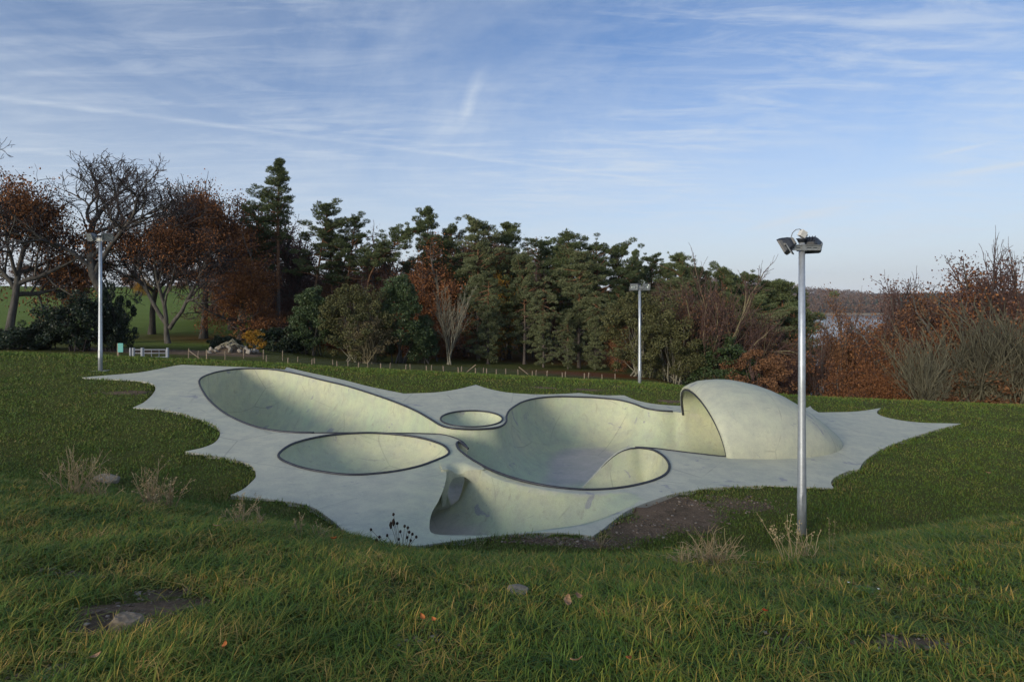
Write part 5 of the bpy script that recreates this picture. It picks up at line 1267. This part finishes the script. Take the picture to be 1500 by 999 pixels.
weed(470, 790, .26, .14, 7, 'short seed stalks left of the black seed heads', 8, M_straw, 80, None, .009, 1, dep=7.0)
def seedplant():
    x, y = bank_point(588, 808); r = random.Random(4); z = gz(x, y)
    o = empty('seed_head_plant', (x, y, z), 0, 'dead plant with black seed heads silhouetted against the concrete', 'weed')
    Zs = lambda py: (HOR - py) / F * y - z
    hd = [(577, 752), (577, 764), (573, 768), (581, 768), (587, 777), (592, 772), (597, 774), (599, 780), (604, 782), (596, 788), (602, 790), (584, 790), (543, 776), (557, 784), (552, 790), (566, 786), (610, 786)]
    for k, (px, py) in enumerate(hd):
        p = Vector(((px - CX) / F * y - x, r.uniform(-.05, .05), Zs(py))); mb = MB()
        b = Vector((p.x * .35 + r.gauss(0, .01), r.gauss(0, .02), -.02)); m_ = b.lerp(p, .6) + Vector((r.gauss(0, .008), 0, .01)); mb.tube([b, m_, p], [.003, .0025, .002], 5); st = mb.build('stem', M_seed, o)
        hb = MB(); tall = k in (1, 2); q = .018 if not tall else .02
        n = 8; rows = [(-1, .25), (-.6, .85), (0, 1), (.6, .8), (1, .2)]; hz_ = q * (2.4 if tall else 1.1)
        vs = [(p.x + math.cos(a) * q * rr_ * r.uniform(.75, 1.15), p.y + math.sin(a) * q * rr_, p.z + hh * hz_) for hh, rr_ in rows for a in np.linspace(0, 6.283, n + 1)[:-1]]
        hb.add(vs, [(i * n + j, i * n + (j + 1) % n, (i + 1) * n + (j + 1) % n, (i + 1) * n + j) for i in range(4) for j in range(n)] + [tuple(range(n))[::-1], tuple(range(4 * n, 5 * n))]); hb.build('seed_head', M_seed, st)
seedplant()
weed(1045, 826, .36, .75, 190, 'matted tuft of dead brown grass left of the right floodlight pole', 9, M_dry, 0, None, .01, 1, 'dead_grass', 'grass tuft', .16, .003)
weed(1010, 828, .24, .5, 70, 'low brown tuft at the left of the matted dead grass', 10, M_dry, 0, None, .01, 1, 'dead_grass', 'grass tuft', .16, .003)
weed(1158, 826, .50, .28, 12, 'tall straw coloured grass stalks in front of the right floodlight pole', 11, M_straw, 160, None, .010, 1, 'dead_grass', 'grass tuft', .03, rad=.004)
weed(1182, 822, .40, .25, 9, 'short straw stalks at the foot of the right floodlight pole', 12, M_straw, 80, None, .009, 1, 'dead_grass', 'grass tuft', .03)
weed(1215, 812, .5, .12, 4, 'two bent thin stalks right of the right floodlight pole', 13, M_straw, 30, None, .008, 1, 'dead_grass', 'grass tuft', .05, .002)
weed(880, 800, .30, .2, 12, 'upright pale grass stalks beside the tip of the slab', 14, M_straw, 60, None, .009, 1, 'dead_grass', 'grass tuft', .02)
weed(820, 812, .34, .2, 6, 'sparse bent stalks in front of the bare dirt', 15, M_straw, 40, None, .009, 1, 'dead_grass', 'grass tuft', .05, .002)
weed(700, 806, .24, .2, 7, 'few short stalks below the front gully of the bowl', 16, M_straw, 40, None, .009, 1, 'dead_grass', 'grass tuft', .03, .002)
def rosette():
    x, y = bank_point(1268, 876); o = empty('rosette_weed', (x, y, gz(x, y)), 0, 'flat green weed rosette with two small white flowers at lower right', 'weed'); r = random.Random(2)
    mb = MB()
    for k in range(16):
        a = k * 2.4; L = r.uniform(.04, .09); c, s_ = math.cos(a), math.sin(a); wd = .010
        pr = [(.01, .01), (L * .5, .05), (L, .045)]
        vs = [(c * q - s_ * ww, s_ * q + c * ww, h + .015) for (q, h), w2 in zip(pr, (.3, 1, .1)) for ww in (-wd * w2, wd * w2)]
        mb.add(vs, [(0, 1, 3, 2), (2, 3, 5, 4)])
    mb.build('leaves', M_rosette, o)
    for k, (fx, fy) in enumerate(((.05, -.06), (-.1, .03))):
        fb = MB(); fb.tube([(fx * .5, fy * .5, 0), (fx, fy, .09)], .003, 5); st = fb.build('stem', M_rosette, o)
        pb = MB(); pb.add([(fx + math.cos(a) * q, fy + math.sin(a) * q, .092 + .004 * (i % 2)) for i, (a, q) in enumerate([(j * .628, .011 if j % 2 else .005) for j in range(10)])], [tuple(range(10))]); pb.build('flower', flat_mat('white_petal', (.75, .74, .68), .7), st)
rosette()
M_fall = flat_mat('fallen_leaf_orange', (.42, .14, .04), .7, .2, 0, .3, 30)
M_fall2 = flat_mat('fallen_leaf_tan', (.34, .20, .11), .7, .2, 0, .3, 30)
M_fall3 = flat_mat('fallen_leaf_red', (.30, .05, .02), .6, .2, 0, .3, 30)
def fallen(px, py, size, label, mat, seed):
    x, y = bank_point(px, py); r = random.Random(seed); mb = MB(); n = 5
    vs = [((t - .5) * 2 * size, w_ * size * .62 * math.sin(math.pi * min(.97, max(.04, t))) , .35 * size * (2 * t - 1) ** 2 + (.18 * size if w_ else 0)) for t in np.linspace(0, 1, n) for w_ in (-1, 0, 1)]
    mb.add(vs, [(i * 3 + j, i * 3 + j + 1, (i + 1) * 3 + j + 1, (i + 1) * 3 + j) for i in range(n - 1) for j in range(2)])
    o = mb.build('fallen_leaf', mat); o.location = (x, y, gz(x, y) + .075 + .004 * y); o.rotation_euler = (r.uniform(-.5, .7), r.uniform(-.5, .5), r.uniform(0, 6)); tag(o, label, 'leaf', 'fallen leaves in the grass')
for i, (px, py, sz, mt, lb) in enumerate(((488, 803, .05, M_fall, 'bright orange leaf on the brow below the black seed heads'), (831, 902, .042, M_fall2, 'tan leaf in the grass right of centre foreground'), (846, 893, .03, M_fall2, 'small tan leaf just right of another tan leaf'),
        (636, 931, .022, M_fall, 'small orange leaf flat in the centre foreground'), (619, 927, .022, M_fall, 'thin yellow orange leaf beside a small orange one'), (329, 973, .02, M_fall, 'orange leaf standing in the grass at lower left of centre'),
        (845, 994, .03, M_fall2, 'tan leaf cut by the bottom edge right of centre'), (920, 992, .022, M_fall, 'orange leaf near the bottom edge right of a tan leaf'), (1121, 918, .026, M_fall3, 'dark red leaf in the grass at lower right'), (140, 990, .022, M_fall2, 'tan leaf near the bottom left corner'),
        (318, 785, .04, M_fall2, 'curled tan leaf on the brow left of the dry weed'), (1448, 700, .06, M_fall2, 'brown leaf on the mown lawn at far right'))):
    fallen(px, py, sz, lb, mt, i)

# ------------------------------------------------------------------ grass
def grass_mat(name, stops, nscale, dry):
    m, nt, b = new_mat(name, .6, .2)
    g = N(nt, 'ShaderNodeNewGeometry'); n_ = noise(nt, g.outputs['Position'], nscale, 3, .6)
    f = math_n(nt, 'ADD', math_n(nt, 'MULTIPLY', g.outputs['Random Per Island'], .72), math_n(nt, 'MULTIPLY', math_n(nt, 'SUBTRACT', n_, .32), dry), clamp=True)
    nt.links.new(ramp(nt, f, stops), b.inputs['Base Color']); return m
M_grass = grass_mat('long_grass', [(0, (.036, .082, .018)), (.30, (.072, .138, .020)), (.56, (.125, .175, .024)), (.78, (.22, .205, .032)), (.92, (.42, .27, .06)), (1, (.50, .33, .11))], 1.6, 1.0)
M_lawn = grass_mat('mown_grass', [(0, (.050, .100, .022)), (.35, (.082, .142, .022)), (.7, (.122, .165, .026)), (.93, (.18, .168, .042)), (1, (.225, .18, .065))], .7, 1.1)
def near_grass():
    g = np.random.default_rng(17); n = 27000
    y = 1.9 + (10.2 - 1.9) * g.random(n) ** 1.25; x = (g.random(n) * 2 - 1) * (.93 * y + .4)
    # tussocks: clumps vary in size, height and lean
    pat = .5 + .5 * np.sin(1.7 * x + 2 * np.sin(.9 * y)) * np.sin(2.1 * y + 1.3 * np.sin(1.1 * x)); keep = g.random(n) > soil_at(x, y) * 1.15
    x, y, pat = x[keep], y[keep], pat[keep]; n = len(x)
    hh = (.032 + .045 * g.random(n) ** 2 + .03 * pat) * (1 + .045 * y); lean = g.uniform(.45, 2.0, n); laz = g.uniform(0, 6.283, n); nb = 8
    X = np.repeat(x, nb) + g.normal(size=n * nb) * (.028 + .004 * np.repeat(y, nb)); Y = np.repeat(y, nb) + g.normal(size=n * nb) * (.028 + .004 * np.repeat(y, nb))
    H = np.repeat(hh, nb) * g.uniform(.55, 1.25, n * nb); az = np.repeat(laz, nb) + g.normal(size=n * nb) * 1.2; ln = np.repeat(lean, nb) * g.uniform(.3, 1.35, n * nb)
    ok = soil_at(X, Y) < g.uniform(.15, .8, len(X)); X, Y, H, az, ln = (a[ok] for a in (X, Y, H, az, ln))
    zb, s = grass_z(X, Y); ok = s < -.03; X, Y, H, az, ln, zb = (a[ok] for a in (X, Y, H, az, ln, zb))
    wd = (.0011 + .00042 * Y) * g.uniform(.7, 1.3, len(X)); V = []
    ca, sa = np.cos(az), np.sin(az)
    for k, (t, wk) in enumerate(((0, .9), (.52, 1), (1, .08))):
        out = H * ln * (t ** 1.9) * 1.1; up = H * (t - .30 * np.minimum(ln, 1.5) * t ** 2.2)
        cx, cy, cz = X + ca * out, Y + sa * out, zb - .01 + up
        for sg in (-1, 1): V.append(np.stack([cx - sa * wd * wk * sg, cy + ca * wd * wk * sg, cz], 1))
    V = np.stack(V, 1).reshape(-1, 3); b = np.arange(len(X))[:, None] * 6
    Q = np.stack([b + np.array([0, 1, 3, 2]), b + np.array([2, 3, 5, 4])], 1).reshape(-1, 4)
    tag(link(bpy.data.objects.new('grass', np_mesh('long_grass', V, Q, M_grass))), 'long tussocky grass on the near bank', 'grass', kind='stuff')
near_grass()
def lawn():
    g = np.random.default_rng(19); n = 42000
    y = 8.5 * (33 / 8.5) ** g.random(n); x = (g.random(n) * 2 - 1) * (.95 * y)
    nb = 9; pat = .5 + .5 * np.sin(5.1 * x + 2.4 * np.sin(2.7 * y)) * np.sin(4.3 * y + 1.8 * np.sin(3.1 * x)); h0 = (.020 + .042 * pat ** 1.5 + .04 * sstep(26, 30, y))
    X = np.repeat(x, nb) + g.normal(size=n * nb) * .010 * np.repeat(y, nb) ; Y = np.repeat(y, nb) + g.normal(size=n * nb) * .012 * np.repeat(y, nb)
    H = np.repeat(h0, nb) * g.uniform(.6, 1.6, n * nb); az = g.uniform(0, 6.283, n * nb); ln = g.uniform(.1, 1.1, n * nb)
    ok = (soil_at(X, Y) < g.uniform(.3, .7, len(X))) & (Y < 33); X, Y, H, az, ln = (a[ok] for a in (X, Y, H, az, ln))
    zb, s = grass_z(X, Y); ok = (s < -.025); X, Y, H, az, ln, zb, s = (a[ok] for a in (X, Y, H, az, ln, zb, s)); H = H * (1 + .5 * np.exp(-((s + .08) / .12) ** 2))
    wd = .00052 * Y * g.uniform(.7, 1.4, len(X)) + .002; ca, sa = np.cos(az), np.sin(az); V = []
    for t, wk in ((0, 1), (1, .25)):
        out = H * ln * t ** 1.7; up = H * (t - .2 * ln * t * t)
        for sg in (-1, 1): V.append(np.stack([X + ca * out - sa * wd * wk * sg, Y + sa * out + ca * wd * wk * sg, zb - .006 + up], 1))
    V = np.stack(V, 1).reshape(-1, 3); b = np.arange(len(X))[:, None] * 4
    Q = (b + np.array([[0, 1, 3, 2]])).reshape(-1, 4)
    tag(link(bpy.data.objects.new('grass', np_mesh('mown_grass', V, Q, M_lawn))), 'short grass of the lawn around the concrete bowl', 'grass', kind='stuff')
lawn()
# ------------------------------------------------------------------ air
def haze():
    mb = MB(); mb.box((0, 1350, 60), (5400, 3900, 180))
    m = bpy.data.materials.new('air'); m.use_nodes = True; nt = m.node_tree; nt.nodes.clear()
    out = N(nt, 'ShaderNodeOutputMaterial'); v = N(nt, 'ShaderNodeVolumePrincipled')
    v.inputs['Color'].default_value = (.80, .86, .95, 1); v.inputs['Density'].default_value = .00011; v.inputs['Anisotropy'].default_value = .2
    nt.links.new(v.outputs[0], out.inputs['Volume'])
    o = mb.build('haze', m); tag(o, 'thin pale air over the lake and far shore', 'haze', kind='stuff')
haze()
